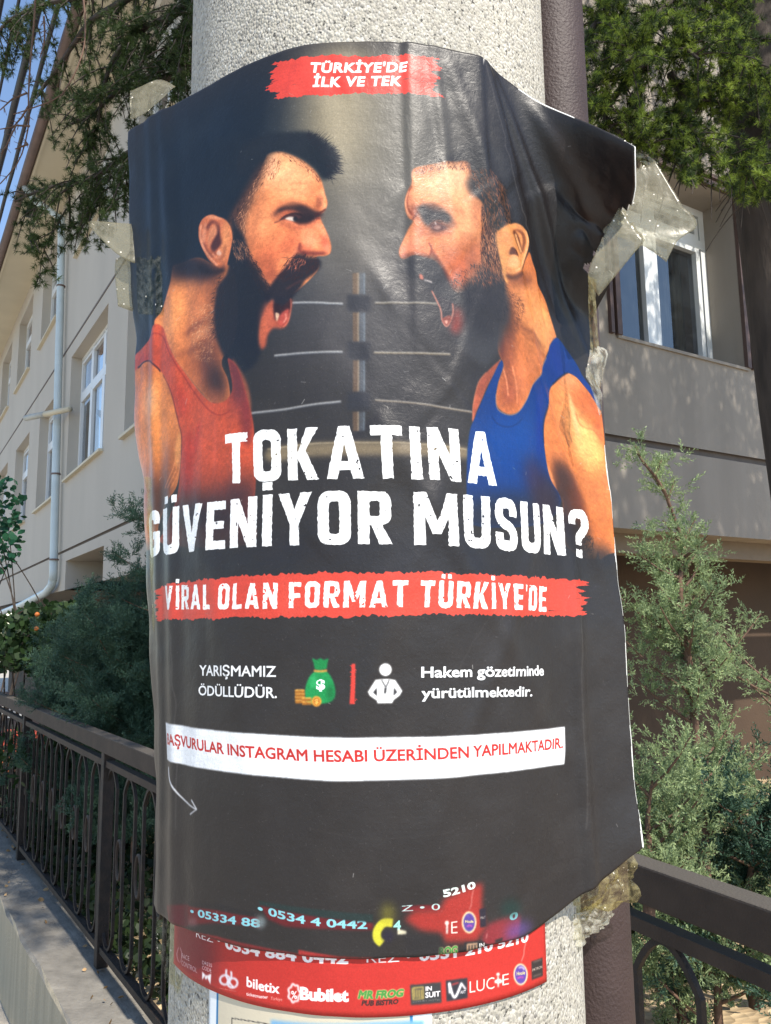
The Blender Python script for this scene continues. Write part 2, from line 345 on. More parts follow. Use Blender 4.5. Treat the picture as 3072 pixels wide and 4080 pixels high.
def fonttext(text,bold=.0,space=1.0):
    c=bpy.data.curves.new('t','FONT'); c.body=text; c.offset=bold; c.resolution_u=3; c.space_character=space
    o=bpy.data.objects.new('t',c); bpy.context.scene.collection.objects.link(o)
    dg=bpy.context.evaluated_depsgraph_get(); e=o.evaluated_get(dg); m=e.to_mesh()
    V=np.array([v.co[:2] for v in m.vertices]); cnt={}
    for pl in m.polygons:
        vs=list(pl.vertices)
        for i in range(len(vs)):
            k=(vs[i],vs[(i+1)%len(vs)]); cnt[frozenset(k)]=cnt.get(frozenset(k),0)+1
    E=np.array([[*V[a],*V[b]] for a,b in (tuple(k) for k,n in cnt.items() if n==1)])
    e.to_mesh_clear(); bpy.data.objects.remove(o); bpy.data.curves.remove(c)
    return V[:,0].min(),V[:,0].max(),E
def warp(s,base,capt,W,x0=0,H=1.0,italic=0,xs=None):
    b=s.m(crom(base,False,6)); c=s.m(crom(capt,False,6))
    def f(P):
        P=np.asarray(P,float); t=(P[:,0]+italic*P[:,1]*H-x0)/W; u=P[:,1]/H
        if xs is not None:
            x=xs[0]+(xs[1]-xs[0])*t; return np.stack([x,np.interp(x,b[:,0],b[:,1])*(1-u)+np.interp(x,c[:,0],c[:,1])*u],1)
        tb=(b[:,0]-b[0,0])/(b[-1,0]-b[0,0]); tc=(c[:,0]-c[0,0])/(c[-1,0]-c[0,0])
        bxx=b[0,0]+(b[-1,0]-b[0,0])*t; cxx=c[0,0]+(c[-1,0]-c[0,0])*t
        by=np.interp(t,tb,b[:,1]); cy=np.interp(t,tc,c[:,1])
        return np.stack([bxx*(1-u)+cxx*u, by*(1-u)+cy*u],1)
    return f
def headline(s,text,base,capt,col,worn=.5,gap=.14,seed=3,xs=None):
    W,G=block(text,gap); f=warp(s,base,capt,W,xs=xs); rng=np.random.default_rng(seed)
    for g in G:
        if not g: continue
        Q=[(op,f(q)) for op,q in g]; al=np.concatenate([q for _,q in Q]); x,y,w,h=s.region(al,4)
        m=np.zeros((h,w),np.float32)
        # ragged printed edge
        for op,q in Q:
            d=[]
            for a,bb in zip(q,np.roll(q,-1,0)):
                n=max(1,int(np.hypot(*(bb-a))/5)); t=(np.arange(n)/n)[:,None]; d.append(a*(1-t)+bb*t)
            d=np.concatenate(d); d+=rng.normal(0,.55,d.shape)
            cv=coverage([d],x,y,w,h); m=np.maximum(m,cv) if op=='+' else np.minimum(m,1-cv)
        n1=noise(h,w,8,rng,2); n2=noise(h,w,40,rng,1)
        thr=.13+.3*np.clip(n2-.6,0,1)*worn*3
        m*=1-np.clip((thr+.03-n1)/.04,0,1)
        n3=noise2(h,w,5,9,rng); m*=1-np.clip((n3-.975)/.02,0,1)
        s.comp(x,y,m,col)
def label(s,text,base,capt,col,bold=.02,cap=.69,italic=0,space=1.0,alpha=1,bl=0,edge=None):
    a,b,E=fonttext(text,bold,space); f=warp(s,base,capt,b-a,a,cap,italic)
    q=np.hstack([f(E[:,:2]),f(E[:,2:])]); al=np.concatenate([q[:,:2],q[:,2:]]); x,y,w,h=s.region(al,4+bl*2)
    if w<=0 or h<=0: return
    m=cov_edges(q,x,y,w,h)
    if edge is not None: s.comp(x,y,np.clip(blur(m,2.5)*2.2,0,1),edge)
    if bl: m=blur(m,bl)
    s.comp(x,y,m,col,alpha)
def brushband(s,p0,p1,q0,q1,col,seed,rag=(60,60),bumps=6):
    # p: top line points px, q: bottom; ragged dry-brush ends in sheet pixels
    t=s.m(crom(p0,False,8)); b=s.m(crom(q0,False,8)); rng=np.random.default_rng(seed)
    x0=int(min(t[0,0],b[0,0])); x1=int(max(t[-1,0],b[-1,0])); y0=int(min(t[:,1].min(),b[:,1].min()))-12; y1=int(max(t[:,1].max(),b[:,1].max()))+12
    w,h=x1-x0,y1-y0; X=np.arange(w)[None]+x0; Y=np.arange(h)[:,None]+y0
    top=np.interp(X[0],t[:,0],t[:,1])[None]; bot=np.interp(X[0],b[:,0],b[:,1])[None]
    r1=noise2(1,w,1,5,rng)[0][None]*bumps+noise2(1,w,1,17,rng)[0][None]*bumps; r2=noise2(1,w,1,5,rng)[0][None]*bumps+noise2(1,w,1,23,rng)[0][None]*bumps
    m=np.clip(Y-(top+r1-bumps),0,1)*np.clip((bot-r2+bumps)-Y,0,1)
    eL=noise2(h,1,9,1,rng)[:,:1]*rag[0]+noise2(h,1,3,1,rng)[:,:1]*rag[0]*.4; eR=noise2(h,1,9,1,rng)[:,:1]*rag[1]+noise2(h,1,3,1,rng)[:,:1]*rag[1]*.4
    eL=eL+noise(h,w,4,rng)*8; eR=eR+noise(h,w,4,rng)*8
    m*=np.clip((X-x0-eL)/1.5,0,1)*np.clip((x1-eR-X)/1.5,0,1)
    st=noise2(h,w,2.2,90,rng); edge=np.minimum(np.clip((X-x0)/260.,0,1),np.clip((x1-X)/260.,0,1)); thr=.93+.07*edge-.10*(1-edge)
    m*=1-np.clip((st-thr)/.03,0,1)
    s.comp(x0,y0,m.astype(np.float32),col)
Lt=np.array([35,37,38,40,40,42,44,48,53,59,72.]); Rt=np.array([-26,18,42,40,38,35,34,30.5,30.5,30,26.]); vv=np.linspace(0,1,11)
PHR=0.690
ss=np.linspace(S0,S1,NS)
def smooth_tab(T,v):
    f=np.clip(v*10,0,9.999); i=int(f); t=f-i; t=t*t*(3-2*t); return T[i]*(1-t)+T[min(i+1,10)]*t
def prof(v):
    L,R=smooth_tab(Lt,v),smooth_tab(Rt,v)
    ph=np.degrees(ss/PR)-3.5
    ph=np.where(ss<0,np.maximum(-3.5+(ph+3.5)*.9,-L),ph)
    w=np.clip((-ss-.19)/.056,0,1)*np.clip((L-36)/6,0,1); ph=ph-w*w*45
    t=np.clip((ss-.125)/(.19-.125),0,1); t=t*t*(3-2*t)
    ph=ph*(1-t)+(R+9-(ss-.16)/.09*22)*t
    for _ in range(12): ph[1:-1]=(ph[:-2]+ph[1:-1]*2+ph[2:])/4
    p=np.radians(ph); ds=ss[1]-ss[0]
    dx=np.cos((p[1:]+p[:-1])/2)*ds; dy=np.sin((p[1:]+p[:-1])/2)*ds
    X=np.concatenate([[0],np.cumsum(dx)]); Y=np.concatenate([[0],np.cumsum(dy)])
    k=np.arange(NS); i=np.interp(0,ss,k); X-=np.interp(i,k,X); Y-=np.interp(i,k,Y)
    return X-.0235,Y+.587
def sheet_grid():
    vs=np.linspace(0,1,NV); P=np.zeros((NV,NS,3)); t=np.clip((ss-.12)/.132,0,1)**1.6
    for j,v in enumerate(vs):
        X,Y=prof(v); P[j,:,0]=X; P[j,:,1]=Y; P[j,:,2]=ZT-v*PHR+t*(-.085+.130*v)
    return P
def make_inverse(P,W,H):
    """P: grid of sheet points; returns f(photo px)->sheet pixel coordinates"""
    nv,ns=P.shape[:2]; x,y=proj(P[...,0],P[...,1],P[...,2]); G=np.stack([x,y],-1)
    c=G[::4,::4].reshape(-1,2)
    ci=np.stack(np.meshgrid(np.arange(0,nv,4),np.arange(0,ns,4),indexing='ij'),-1).reshape(-1,2)
    def samp(i,j):
        a=np.clip(i,0,nv-1.001); b=np.clip(j,0,ns-1.001); ia=a.astype(int); ib=b.astype(int)
        fa=(i-ia)[:,None]; fb=(j-ib)[:,None]
        g00,g01,g10,g11=G[ia,ib],G[ia,ib+1],G[ia+1,ib],G[ia+1,ib+1]
        val=(g00*(1-fb)+g01*fb)*(1-fa)+(g10*(1-fb)+g11*fb)*fa
        di=(g10-g00)*(1-fb)+(g11-g01)*fb; dj=(g01-g00)*(1-fa)+(g11-g10)*fa
        return val,di,dj
    def inv(p):
        p=np.asarray(p,float); out=[]
        for k in range(0,len(p),4000):
            q=p[k:k+4000]; d=((q[:,None]-c[None])**2).sum(2); n=ci[d.argmin(1)].astype(float); i,j=n[:,0],n[:,1]
            for _ in range(9):
                v,di,dj=samp(i,j); e=q-v; D=di[:,0]*dj[:,1]-di[:,1]*dj[:,0]; D=np.where(np.abs(D)<1e-3,1e-3,D)
                i=i+np.clip((e[:,0]*dj[:,1]-e[:,1]*dj[:,0])/D,-8,8); j=j+np.clip((di[:,0]*e[:,1]-di[:,1]*e[:,0])/D,-8,8)
                i=np.clip(i,-6,nv+5); j=np.clip(j,-4,ns+3)
            out.append(np.stack([j/(ns-1)*W,i/(nv-1)*H],1))
        return np.concatenate(out)
    return inv
def A_(*p,o=(500,500),k=.5702): return [(o[0]+k*x,o[1]+k*y) for x,y in p]
def B_(*p): return A_(*p,o=(500,1200))
def C_(*p): return A_(*p,o=(1450,500),k=.6002)
def D_(*p): return A_(*p,o=(1450,1200),k=.6002)
def one(f,x,y): return f((x,y))[0]
def poster_art():
    W=int((S1-S0)*KPX); H=int(PHR*KPX)
    P=sheet_grid(); inv=make_inverse(P,W,H)
    s=Sheet(H,W,inv,(39,36,36),5)
    rng=s.rng
    # --- backdrop of the picture half: blue-black at the left, printed smoke and painted-in glare in the middle
    s.blob(760,760,560,620,(18,27,37),.95,bl=120)
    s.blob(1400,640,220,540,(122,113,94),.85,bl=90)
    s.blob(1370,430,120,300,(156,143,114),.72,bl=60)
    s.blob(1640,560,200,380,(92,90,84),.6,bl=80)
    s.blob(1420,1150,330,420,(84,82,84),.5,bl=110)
    s.blob(2180,700,260,600,(24,22,24),.9,bl=80)
    s.blob(2330,760,60,300,(62,44,34),.4,ang=-25,bl=25)
    # ring post and ropes
    for y0,y1 in ((1098,1182),(1252,1368),(1440,1568),(1645,1722)):
        s.poly([(1408,y0),(1432,y0),(1432,y1),(1408,y1)],(118,88,62),3,.5,smooth=False)
        s.poly([(1432,y0),(1455,y0),(1455,y1),(1432,y1)],(88,96,106),4,.5,smooth=False)
        s.line([(1429,y0),(1429,y1)],5,(176,160,136),1.5,.5)
        s.line([(1452,y0),(1452,y1)],3,(150,170,185),2,.5)
    for y0,y1 in ((1183,1250),(1368,1440),(1567,1644)):
        s.poly([(1385,y0),(1475,y0+3),(1475,y1),(1385,y1-3)],(40,40,46),5,.75,smooth=False)
    def rope(pts,c,w=9,a=.62):
        s.line(pts,w,c,1.5,a); s.line([(x,y-3.5) for x,y in pts],3,(225,225,218),1,a*.8); s.line([(x,y+5) for x,y in pts],4,(25,25,30),2,.5)
    rope(A_((1165,1248),(1340,1250),(1525,1262)),(150,152,156))
    rope(A_((1050,1618),(1250,1600),(1522,1596)),(148,150,154))
    rope(A_((735,1628),(832,1630)),(130,130,132),9,.7)
    rope(B_((885,792),(1100,765),(1300,735),(1512,712)),(150,152,156))
    rope(C_((72,1192),(250,1190),(480,1196)),(128,116,98),9,.6)
    rope(C_((66,1520),(300,1520),(560,1532)),(132,116,92),9,.65)
    rope(D_((72,668),(350,690),(700,748)),(135,118,96),8,.6)
    s.poly([(1080,1790),(1250,1768),(1500,1766),(1700,1772),(1850,1790),(1850,1830),(1700,1822),(1500,1820),(1250,1822),(1080,1840)],(126,110,84),9,.8)
    s.line([(1070,1792),(1250,1771),(1500,1769),(1700,1776),(1850,1795)],5,(190,172,138),2,.55)
    # =================================================== left fighter
    skin=(214,126,76)
    face=A_((985,260),(1010,212),(1090,196),(1180,222),(1260,265),(1325,320),(1368,380),(1388,440),(1402,500),(1420,556),(1404,605),(1368,645),(1380,690),(1402,735),(1430,800),(1444,862),(1435,905),(1400,922),(1340,930),(1360,1000),(1300,1080),(1180,1180),(1080,1200),(1000,1180),(940,1080),(860,960),(800,900),(760,800),(760,640),(860,480),(930,380))
    neck=A_((520,930),(380,985),(362,1020),(350,1110),(318,1210),(280,1300),(238,1400),(330,1530),(380,1640),(440,1730),(505,1815),(560,1880),(620,1935),(700,1945),(745,1900),(730,1780),(690,1650),(780,1500),(800,1200),(760,1000),(640,980))
    chin=A_((1045,1225),(1000,1275),(965,1360),(948,1470),(962,1565),(992,1550),(1003,1480),(1040,1425),(1085,1425),(1118,1416),(1142,1380),(1160,1300),(1168,1215),(1120,1260),(1070,1300))
    s.poly(neck,(196,108,60),3); nm=s.mask(neck,5)
    def nb(x,y,rx,ry,c,a=.8,ang=0,bl=None): p=one(A_,x,y); s.blob(p[0],p[1],rx*.57,ry*.57,c,a,ang,bl,clip=nm)
    nb(360,1330,80,240,(228,146,84),.85,15); nb(470,1140,60,110,(206,122,72),.7,20); nb(560,1290,90,130,(204,118,70),.75,20)
    nb(430,1530,110,60,(206,122,72),.6,-30); nb(520,1400,120,22,(120,62,40),.75,-38,10); nb(480,1570,150,20,(110,56,38),.5,-30,10)
    nb(560,1450,90,26,(222,142,94),.6,-38,9); nb(590,1700,70,200,(72,36,28),.85,-10); nb(660,1800,60,140,(40,26,28),.9,-8); nb(640,1910,70,50,(130,68,44),.8)
    nb(560,1010,130,80,(46,30,30),.95,20,22); nb(430,1000,90,60,(60,36,30),.85,-10,18); nb(640,1120,40,180,(110,62,42),.6,5)
    nb(600,1240,30,120,(150,84,52),.5,0); nb(470,1700,60,100,(170,88,48),.6,-30); nb(640,1500,50,200,(90,50,38),.6)
    s.poly(A_((330,930),(420,900),(560,960),(640,1010),(560,1060),(430,1080),(380,1120),(340,1080)),(28,28,36),30,.9)
    s.hairs(420,A_((480,1350),(620,1250),(640,1650),(520,1650)),[(800,1300,140)],16,(235,170,120),.35,.5,clip=nm)
    s.poly(face,skin,2); fm=s.mask(face,4)
    def fb(x,y,rx,ry,c,a=.8,ang=0,bl=None): p=one(A_,x,y); s.blob(p[0],p[1],rx*.57,ry*.57,c,a,ang,bl,clip=fm)
    fb(1120,340,150,130,(250,190,138),.95); fb(1090,260,90,60,(232,160,108),.8); fb(1280,400,120,110,(238,160,110),.85); fb(1180,460,140,60,(236,160,108),.8,-5)
    fb(1040,300,40,90,(235,180,140),.5,10); fb(1330,470,50,90,(214,118,72),.7,15); fb(1385,520,26,60,(232,150,104),.9,10); fb(1400,590,20,34,(236,156,112),.8)
    fb(1360,560,14,60,(120,52,36),.8,12,7); fb(1010,560,90,110,(216,130,82),.8); fb(960,740,90,130,(236,152,98),.85); fb(1080,800,120,80,(220,124,76),.85,-10)
    fb(940,900,70,100,(198,104,62),.8); fb(1060,900,110,70,(196,98,62),.75,-25); fb(1000,1020,60,90,(176,84,54),.8); fb(1180,820,70,90,(186,88,56),.8,10)
    fb(1300,770,70,100,(226,134,92),.9,-15); fb(1340,700,40,60,(220,126,84),.8); fb(1400,830,36,60,(206,98,70),.9); fb(1420,870,22,40,(222,128,96),.7)
    fb(1300,830,50,40,(232,142,102),.8); fb(1270,870,46,26,(196,92,64),.7); fb(1330,905,90,18,(92,34,30),.9,2,6); fb(1250,900,30,18,(80,30,28),.9,20,6)
    # nasolabial fold and cheek crease
    s.line(A_((1235,840),(1205,900),(1165,970),(1110,1040),(1050,1110)),16,(96,38,32),6,.85); s.line(A_((1215,850),(1180,920),(1130,1000)),12,(224,130,88),6,.6)
    s.line(A_((1228,830),(1222,870),(1240,900)),7,(110,44,36),3,.8)
    # socket, brow, eye
    s.poly(A_((1060,600),(1120,560),(1220,560),(1330,610),(1368,640),(1340,690),(1240,720),(1150,700),(1080,680)),(150,70,50),14,.75)
    s.poly(A_((1040,640),(1070,600),(1130,562),(1200,552),(1270,575),(1340,612),(1385,628),(1370,655),(1320,668),(1260,640),(1190,608),(1120,605),(1060,645)),(38,26,28),5,.95)
    s.poly(A_((1150,640),(1200,620),(1260,625),(1330,655),(1300,690),(1240,700),(1200,690)),(26,18,22),6,.95)
    s.poly(A_((1090,672),(1130,640),(1190,630),(1240,650),(1200,665),(1150,660)),(60,34,34),3,.9)
    s.poly(A_((1125,662),(1158,648),(1190,655),(1200,678),(1165,676)),(206,190,176),1.5,.95); s.blob(*one(A_,1196,664),9,10,(20,18,24),.95,bl=2)
    s.line(A_((1085,675),(1130,640),(1190,626),(1250,640)),4,(30,18,20),1.5,.9); s.line(A_((1120,680),(1170,690),(1210,712)),7,(214,120,84),3,.8)
    s.line(A_((1090,700),(1160,720),(1230,730)),7,(150,70,50),4,.6); s.line(A_((1050,690),(1085,678)),4,(80,36,30),2,.8)
    s.line(A_((1330,640),(1375,622),(1408,600)),7,(60,26,26),3,.85); s.line(A_((1340,660),(1372,668)),5,(110,44,38),2,.8); s.line(A_((1350,700),(1385,745),(1412,800)),10,(238,164,128),5,.55)
    fb(930,640,50,130,(182,104,66),.55,0); fb(900,800,50,110,(176,96,60),.6,0); fb(970,960,90,60,(150,76,48),.65,-15); fb(1040,1060,50,60,(128,60,42),.7); fb(1150,560,90,16,(190,112,72),.6,-4,7); fb(1240,480,120,14,(208,132,88),.5,8,6); fb(1110,790,130,16,(202,112,70),.5,-14,8); fb(1060,640,40,30,(176,98,64),.6)
    for k in range(4): s.line(A_((1340+k*14,500+k*8),(1350+k*12,540),(1345+k*10,585)),2.5,(150,78,52),1.5,.45)
    s.line(A_((1150,430),(1230,415),(1320,440)),3,(196,118,78),2,.5); s.line(A_((1140,470),(1230,458),(1330,480)),3,(196,118,78),2,.45); s.line(A_((1010,655),(960,650),(930,630)),3,(160,88,58),2,.4); s.line(A_((1020,690),(970,710)),3,(160,88,58),2,.4)
    # hair: cap, faded side, sideburn
    hair=A_((1010,215),(980,270),(960,330),(900,470),(860,580),(770,690),(700,655),(600,615),(545,660),(515,760),(480,900),(380,985),(250,900),(180,600),(250,250),(500,80),(900,20),(1180,30),(1300,62),(1380,118),(1450,172),(1492,255),(1482,335),(1436,385),(1385,395),(1330,325),(1262,268),(1180,224),(1090,198))
    crown=A_((985,262),(900,470),(860,580),(770,690),(700,655),(600,615),(545,660),(515,760),(480,900),(380,985),(300,900),(230,640),(300,330),(520,150),(900,80),(1100,110))
    s.poly(crown,(19,26,34),26,.9)
    tuft=A_((1010,215),(980,270),(930,330),(800,360),(820,180),(960,90),(1180,60),(1300,66),(1380,118),(1450,172),(1492,255),(1482,335),(1436,385),(1385,395),(1330,325),(1262,268),(1180,224),(1090,198))
    s.poly(tuft,(21,26,33),8,.96)
    s.hairs(260,A_((1250,80),(1380,120),(1490,260),(1470,360),(1400,390),(1380,250)),[tuple(one(A_,1200,200))+(-30,),tuple(one(A_,1450,330))+(20,),tuple(one(A_,1380,130))+(-45,)],34,(26,26,32),.85,.4)
    s.hairs(160,A_((1060,190),(1250,250),(1370,380),(1340,400),(1240,300),(1080,230)),[tuple(one(A_,1100,220))+(35,),tuple(one(A_,1350,380))+(60,)],16,(80,42,32),.4,.3)
    s.poly(A_((1000,260),(960,400),(900,500),(862,620),(850,820),(880,920),(800,960),(760,800),(730,680),(830,500),(930,330)),(72,46,38),14,.8)
    s.hairs(300,A_((1010,240),(980,420),(900,540),(860,680),(850,880),(770,840),(740,690),(800,520),(930,300)),[tuple(one(A_,980,300))+(125,),tuple(one(A_,880,560))+(115,),tuple(one(A_,820,800))+(95,)],20,(40,28,28),.5,.25)
    s.hairs(300,A_((1040,260),(1060,400),(980,480),(900,580),(860,700),(850,860),(800,800),(770,690),(880,480),(960,330)),[tuple(one(A_,980,300))+(125,),tuple(one(A_,880,560))+(115,),tuple(one(A_,820,800))+(95,)],18,(214,150,110),.5,.25)
    s.hairs(90,A_((1010,230),(1110,230),(1080,340),(1000,400)),[tuple(one(A_,1060,260))+(110,)],20,(120,66,44),.5,.4)
    # beard
    beard=A_((760,640),(790,700),(850,800),(872,900),(905,965),(945,1012),(968,1070),(1004,1112),(1014,1165),(1000,1210),(1010,1250),(985,1310),(962,1390),(950,1480),(958,1580),(930,1660),(860,1720),(760,1740),(700,1620),(655,1500),(640,1400),(636,1300),(648,1200),(668,1120),(722,1050),(742,970),(756,880),(762,780))
    s.poly(beard,(23,25,33),8,.97)
    s.hairs(340,A_((840,820),(960,1020),(1020,1150),(960,1180),(860,980),(800,860)),[tuple(one(A_,900,950))+(60,)],22,(34,24,28),.7,.4)
    s.hairs(260,A_((640,1150),(720,1040),(680,1500),(620,1420)),[tuple(one(A_,640,1300))+(150,)],20,(40,26,26),.6,.5)
    s.hairs(120,A_((760,800),(850,830),(870,930),(790,940)),[tuple(one(A_,820,860))+(75,)],20,(150,100,74),.5,.3)
    # moustache, open mouth, lip, chin
    must=A_((1215,905),(1270,925),(1350,935),(1372,968),(1362,1010),(1320,1050),(1262,1092),(1235,1140),(1195,1185),(1165,1225),(1120,1270),(1062,1325),(1048,1270),(1040,1210),(1000,1245),(985,1190),(1020,1130),(1070,1070),(1120,1010),(1170,950))
    s.poly(chin,(158,74,52),5); s.blob(*one(A_,1010,1330),26,60,(178,88,62),.7,ang=12,bl=12); s.blob(*one(A_,975,1450),14,60,(170,84,56),.7,ang=5,bl=8)
    s.poly(must,(24,22,30),5,.98)
    s.hairs(260,A_((1170,900),(1340,930),(1360,1000),(1180,1080),(1080,1080)),[tuple(one(A_,1250,950))+(120,),tuple(one(A_,1130,1050))+(130,)],22,(40,22,24),.75,.3)
    s.hairs(60,A_((1180,930),(1280,950),(1200,1010),(1150,1000)),[tuple(one(A_,1220,960))+(120,)],18,(150,80,60),.5,.3)
    s.poly(A_((1050,1250),(1110,1262),(1165,1215),(1158,1310),(1120,1330),(1062,1370),(1046,1310)),(34,16,20),4,.9)
    s.poly(A_((1056,1318),(1080,1322),(1082,1350),(1066,1375)),(206,170,140),2,.9); s.poly(A_((1085,1335),(1120,1300),(1150,1290),(1148,1350),(1130,1400),(1098,1410),(1075,1390)),(160,66,54),4,.9)
    s.line(A_((1125,1320),(1130,1355),(1112,1385)),5,(220,160,140),2,.6); s.line(A_((1160,1215),(1164,1280),(1146,1370),(1112,1414)),4,(228,120,90),2,.6)
    s.line(A_((1130,1150),(1180,1120),(1240,1090)),6,(120,58,48),4,.4)
    # ear
    ear=A_((524,760),(530,705),(560,655),(615,630),(662,645),(715,668),(750,715),(764,780),(756,860),(738,940),(722,1000),(695,1012),(645,985),(592,935),(552,862),(530,810))
    s.poly(ear,(198,106,66),2); em=s.mask(ear,3)
    def eb(x,y,rx,ry,c,a=.8,ang=0,bl=None): p=one(A_,x,y); s.blob(p[0],p[1],rx*.57,ry*.57,c,a,ang,bl,clip=em)
    eb(720,800,34,150,(222,140,86),.8,6); eb(560,800,14,120,(226,142,104),.8,8,5); eb(640,650,60,12,(230,150,108),.8,8,4)
    s.line(A_((585,730),(610,690),(640,685),(660,730),(655,800)),13,(88,40,32),5,.85); s.poly(A_((640,700),(665,750),(655,790),(618,810),(600,860),(590,800),(605,730)),(206,128,88),5,.8)
    s.poly(A_((668,690),(680,780),(690,830),(655,880),(625,890),(612,850),(640,790),(660,760)),(60,28,28),5,.9)
    s.line(A_((560,820),(585,880),(620,920),(650,900)),10,(96,44,34),5,.7); s.line(A_((545,700),(536,780),(560,860),(610,930),(660,985)),8,(232,150,112),3,.75)
    s.line(A_((625,905),(665,935),(690,900),(668,875)),9,(214,130,92),3,.8); s.poly(A_((655,900),(672,880),(690,905),(670,918)),(236,200,180),2,.6); s.line(A_((672,940),(700,920),(718,850)),9,(120,62,44),5,.6)
    s.line(A_((530,990),(600,1030),(680,1025),(712,1000)),22,(24,18,22),9,.9)
    # vest and shoulder
    arm=B_((60,470),(110,470),(150,428),(200,424),(250,468),(312,530),(352,640),(378,740),(412,880),(424,1000),(414,1100),(400,1220),(370,1330),(300,1440),(260,1560),(240,1700),(60,1760),(0,1500),(0,700))
    s.poly(arm,(205,116,58),3); am=s.mask(arm,5)
    def ab(x,y,rx,ry,c,a=.8,ang=0,bl=None): p=one(B_,x,y); s.blob(p[0],p[1],rx*.57,ry*.57,c,a,ang,bl,clip=am)
    ab(205,720,60,130,(246,186,132),.9,5); ab(300,700,50,200,(206,116,52),.7,-10); ab(190,470,80,40,(190,98,52),.7); ab(130,900,30,300,(232,130,84),.6)
    ab(230,950,90,200,(226,138,70),.7,8); ab(330,1180,40,240,(96,50,30),.8,18); ab(230,1330,110,110,(60,34,30),.85,30); ab(150,1350,40,260,(196,92,56),.7)
    ab(300,1480,90,150,(36,26,28),.9); ab(395,1040,20,120,(232,150,78),.8,5,7); ab(340,600,20,60,(120,60,34),.5,-10)
    for k in range(3): s.line(B_((415-k*16,1080),(395-k*20,1200),(350-k*22,1310)),3.5,(222,132,76),1.5,.6)
    vest=B_((240,172),(300,206),(332,300),(382,410),(432,492),(502,590),(562,662),(622,712),(690,712),(742,668),(764,600),(742,470),(735,405),(800,470),(845,600),(880,740),(906,850),(915,1000),(922,1150),(918,1300),(900,1480),(880,1700),(300,1700),(330,1560),(385,1380),(405,1200),(418,1080),(422,960),(402,860),(372,730),(342,620),(302,530),(252,480),(200,430),(150,425),(118,462),(70,520),(90,400),(150,318),(200,250))
    s.poly(B_((760,410),(820,490),(868,590),(890,700),(888,800),(850,700),(800,560)),(140,74,52),5,.9)
    s.poly(vest,(182,70,42),2.5); vm=s.mask(vest,4)
    def vb(x,y,rx,ry,c,a=.8,ang=0,bl=None): p=one(B_,x,y); s.blob(p[0],p[1],rx*.57,ry*.57,c,a,ang,bl,clip=vm)
    vb(800,560,70,260,(72,32,46),.92,-12,35); vb(860,850,40,160,(110,36,40),.8,0); vb(600,900,120,160,(190,78,48),.7); vb(560,1100,60,200,(186,72,44),.6)
    vb(520,960,14,120,(156,40,32),.5,8,8); vb(640,1000,12,200,(200,84,66),.4,0,8); vb(460,1150,40,250,(150,36,30),.7,3); vb(600,1520,360,200,(34,26,32),1,0,55); vb(820,1350,120,120,(44,28,36),.85,0,40)
    vb(260,400,70,160,(184,70,48),.6,15); vb(150,430,40,60,(150,44,50),.5); vb(420,700,30,120,(176,44,34),.5,-15)
    s.line(B_((205,250),(255,235),(300,270),(330,350),(395,470),(480,610),(560,720),(620,780),(680,800),(730,780),(745,765)),3,(110,24,24),1.2,.75)
    s.line(B_((300,206),(332,300),(382,410),(432,492),(502,590),(562,662),(622,712)),3,(226,150,96),1.5,.6)
    s.line(B_((110,470),(150,428),(198,424),(248,468),(270,500)),5,(38,20,22),1.8,.9); s.line(B_((290,520),(342,620),(372,730),(402,860),(420,960),(418,1080)),3.5,(90,22,20),1.5,.8)
    # =================================================== right fighter
    face=C_((318,312),(400,282),(500,262),(600,250),(672,254),(700,330),(720,460),(770,530),(800,640),(830,800),(800,950),(740,1040),(640,1120),(590,1100),(540,1000),(500,940),(440,900),(330,872),(270,892),(242,882),(232,842),(244,802),(268,752),(298,694),(322,652),(298,622),(274,560),(270,502),(288,450),(312,402))
    neck=C_((930,960),(1000,975),(1030,900),(1048,860),(1072,932),(1104,1004),(1150,1082),(1192,1162),(1222,1252),(1252,1352),(1268,1425),(1240,1440),(1200,1510),(1160,1620),(1110,1730),(1060,1850),(1010,1905),(960,1922),(905,1900),(868,1850),(866,1780),(890,1660),(915,1600),(878,1500),(880,1400),(900,1250),(920,1100))
    s.poly(neck,(196,108,58),3); nm=s.mask(neck,5)
    def nb(x,y,rx,ry,c,a=.8,ang=0,bl=None): p=one(C_,x,y); s.blob(p[0],p[1],rx*.6,ry*.6,c,a,ang,bl,clip=nm)
    nb(1070,1200,90,170,(230,150,88),.9,-15); nb(1160,1400,80,140,(240,166,98),.85,-20); nb(1190,1280,40,120,(246,178,108),.7,-20); nb(1010,1040,70,40,(120,64,40),.8,0,14)
    nb(940,1400,40,260,(60,34,30),.9,0,22); nb(1080,1400,140,14,(122,64,38),.7,42,9); nb(1130,1490,150,12,(140,74,42),.6,45,8); nb(960,1620,50,220,(150,76,48),.8,-5); nb(1020,1700,40,180,(206,116,70),.7,5)
    nb(940,1800,60,90,(140,66,42),.7); nb(1050,1560,90,80,(206,118,68),.7); nb(900,1480,20,100,(90,44,34),.8)
    s.line(C_((890,1560),(930,1680),(945,1800)),6,(228,140,96),3,.7); s.line(C_((970,1600),(995,1720),(998,1850)),6,(226,134,88),3,.7)
    s.hairs(300,C_((940,1100),(1020,1200),(1000,1350),(940,1380)),[tuple(one(C_,960,1200))+(60,)],20,(110,62,40),.5,.4,clip=nm)
    s.poly(face,(212,124,76),2); fm=s.mask(face,4)
    def fb(x,y,rx,ry,c,a=.8,ang=0,bl=None): p=one(C_,x,y); s.blob(p[0],p[1],rx*.6,ry*.6,c,a,ang,bl,clip=fm)
    fb(520,400,170,120,(250,206,160),.95); fb(560,330,110,70,(244,190,146),.8); fb(400,320,90,40,(206,124,88),.7); fb(660,560,90,140,(238,168,118),.85); fb(640,720,120,110,(240,170,120),.85)
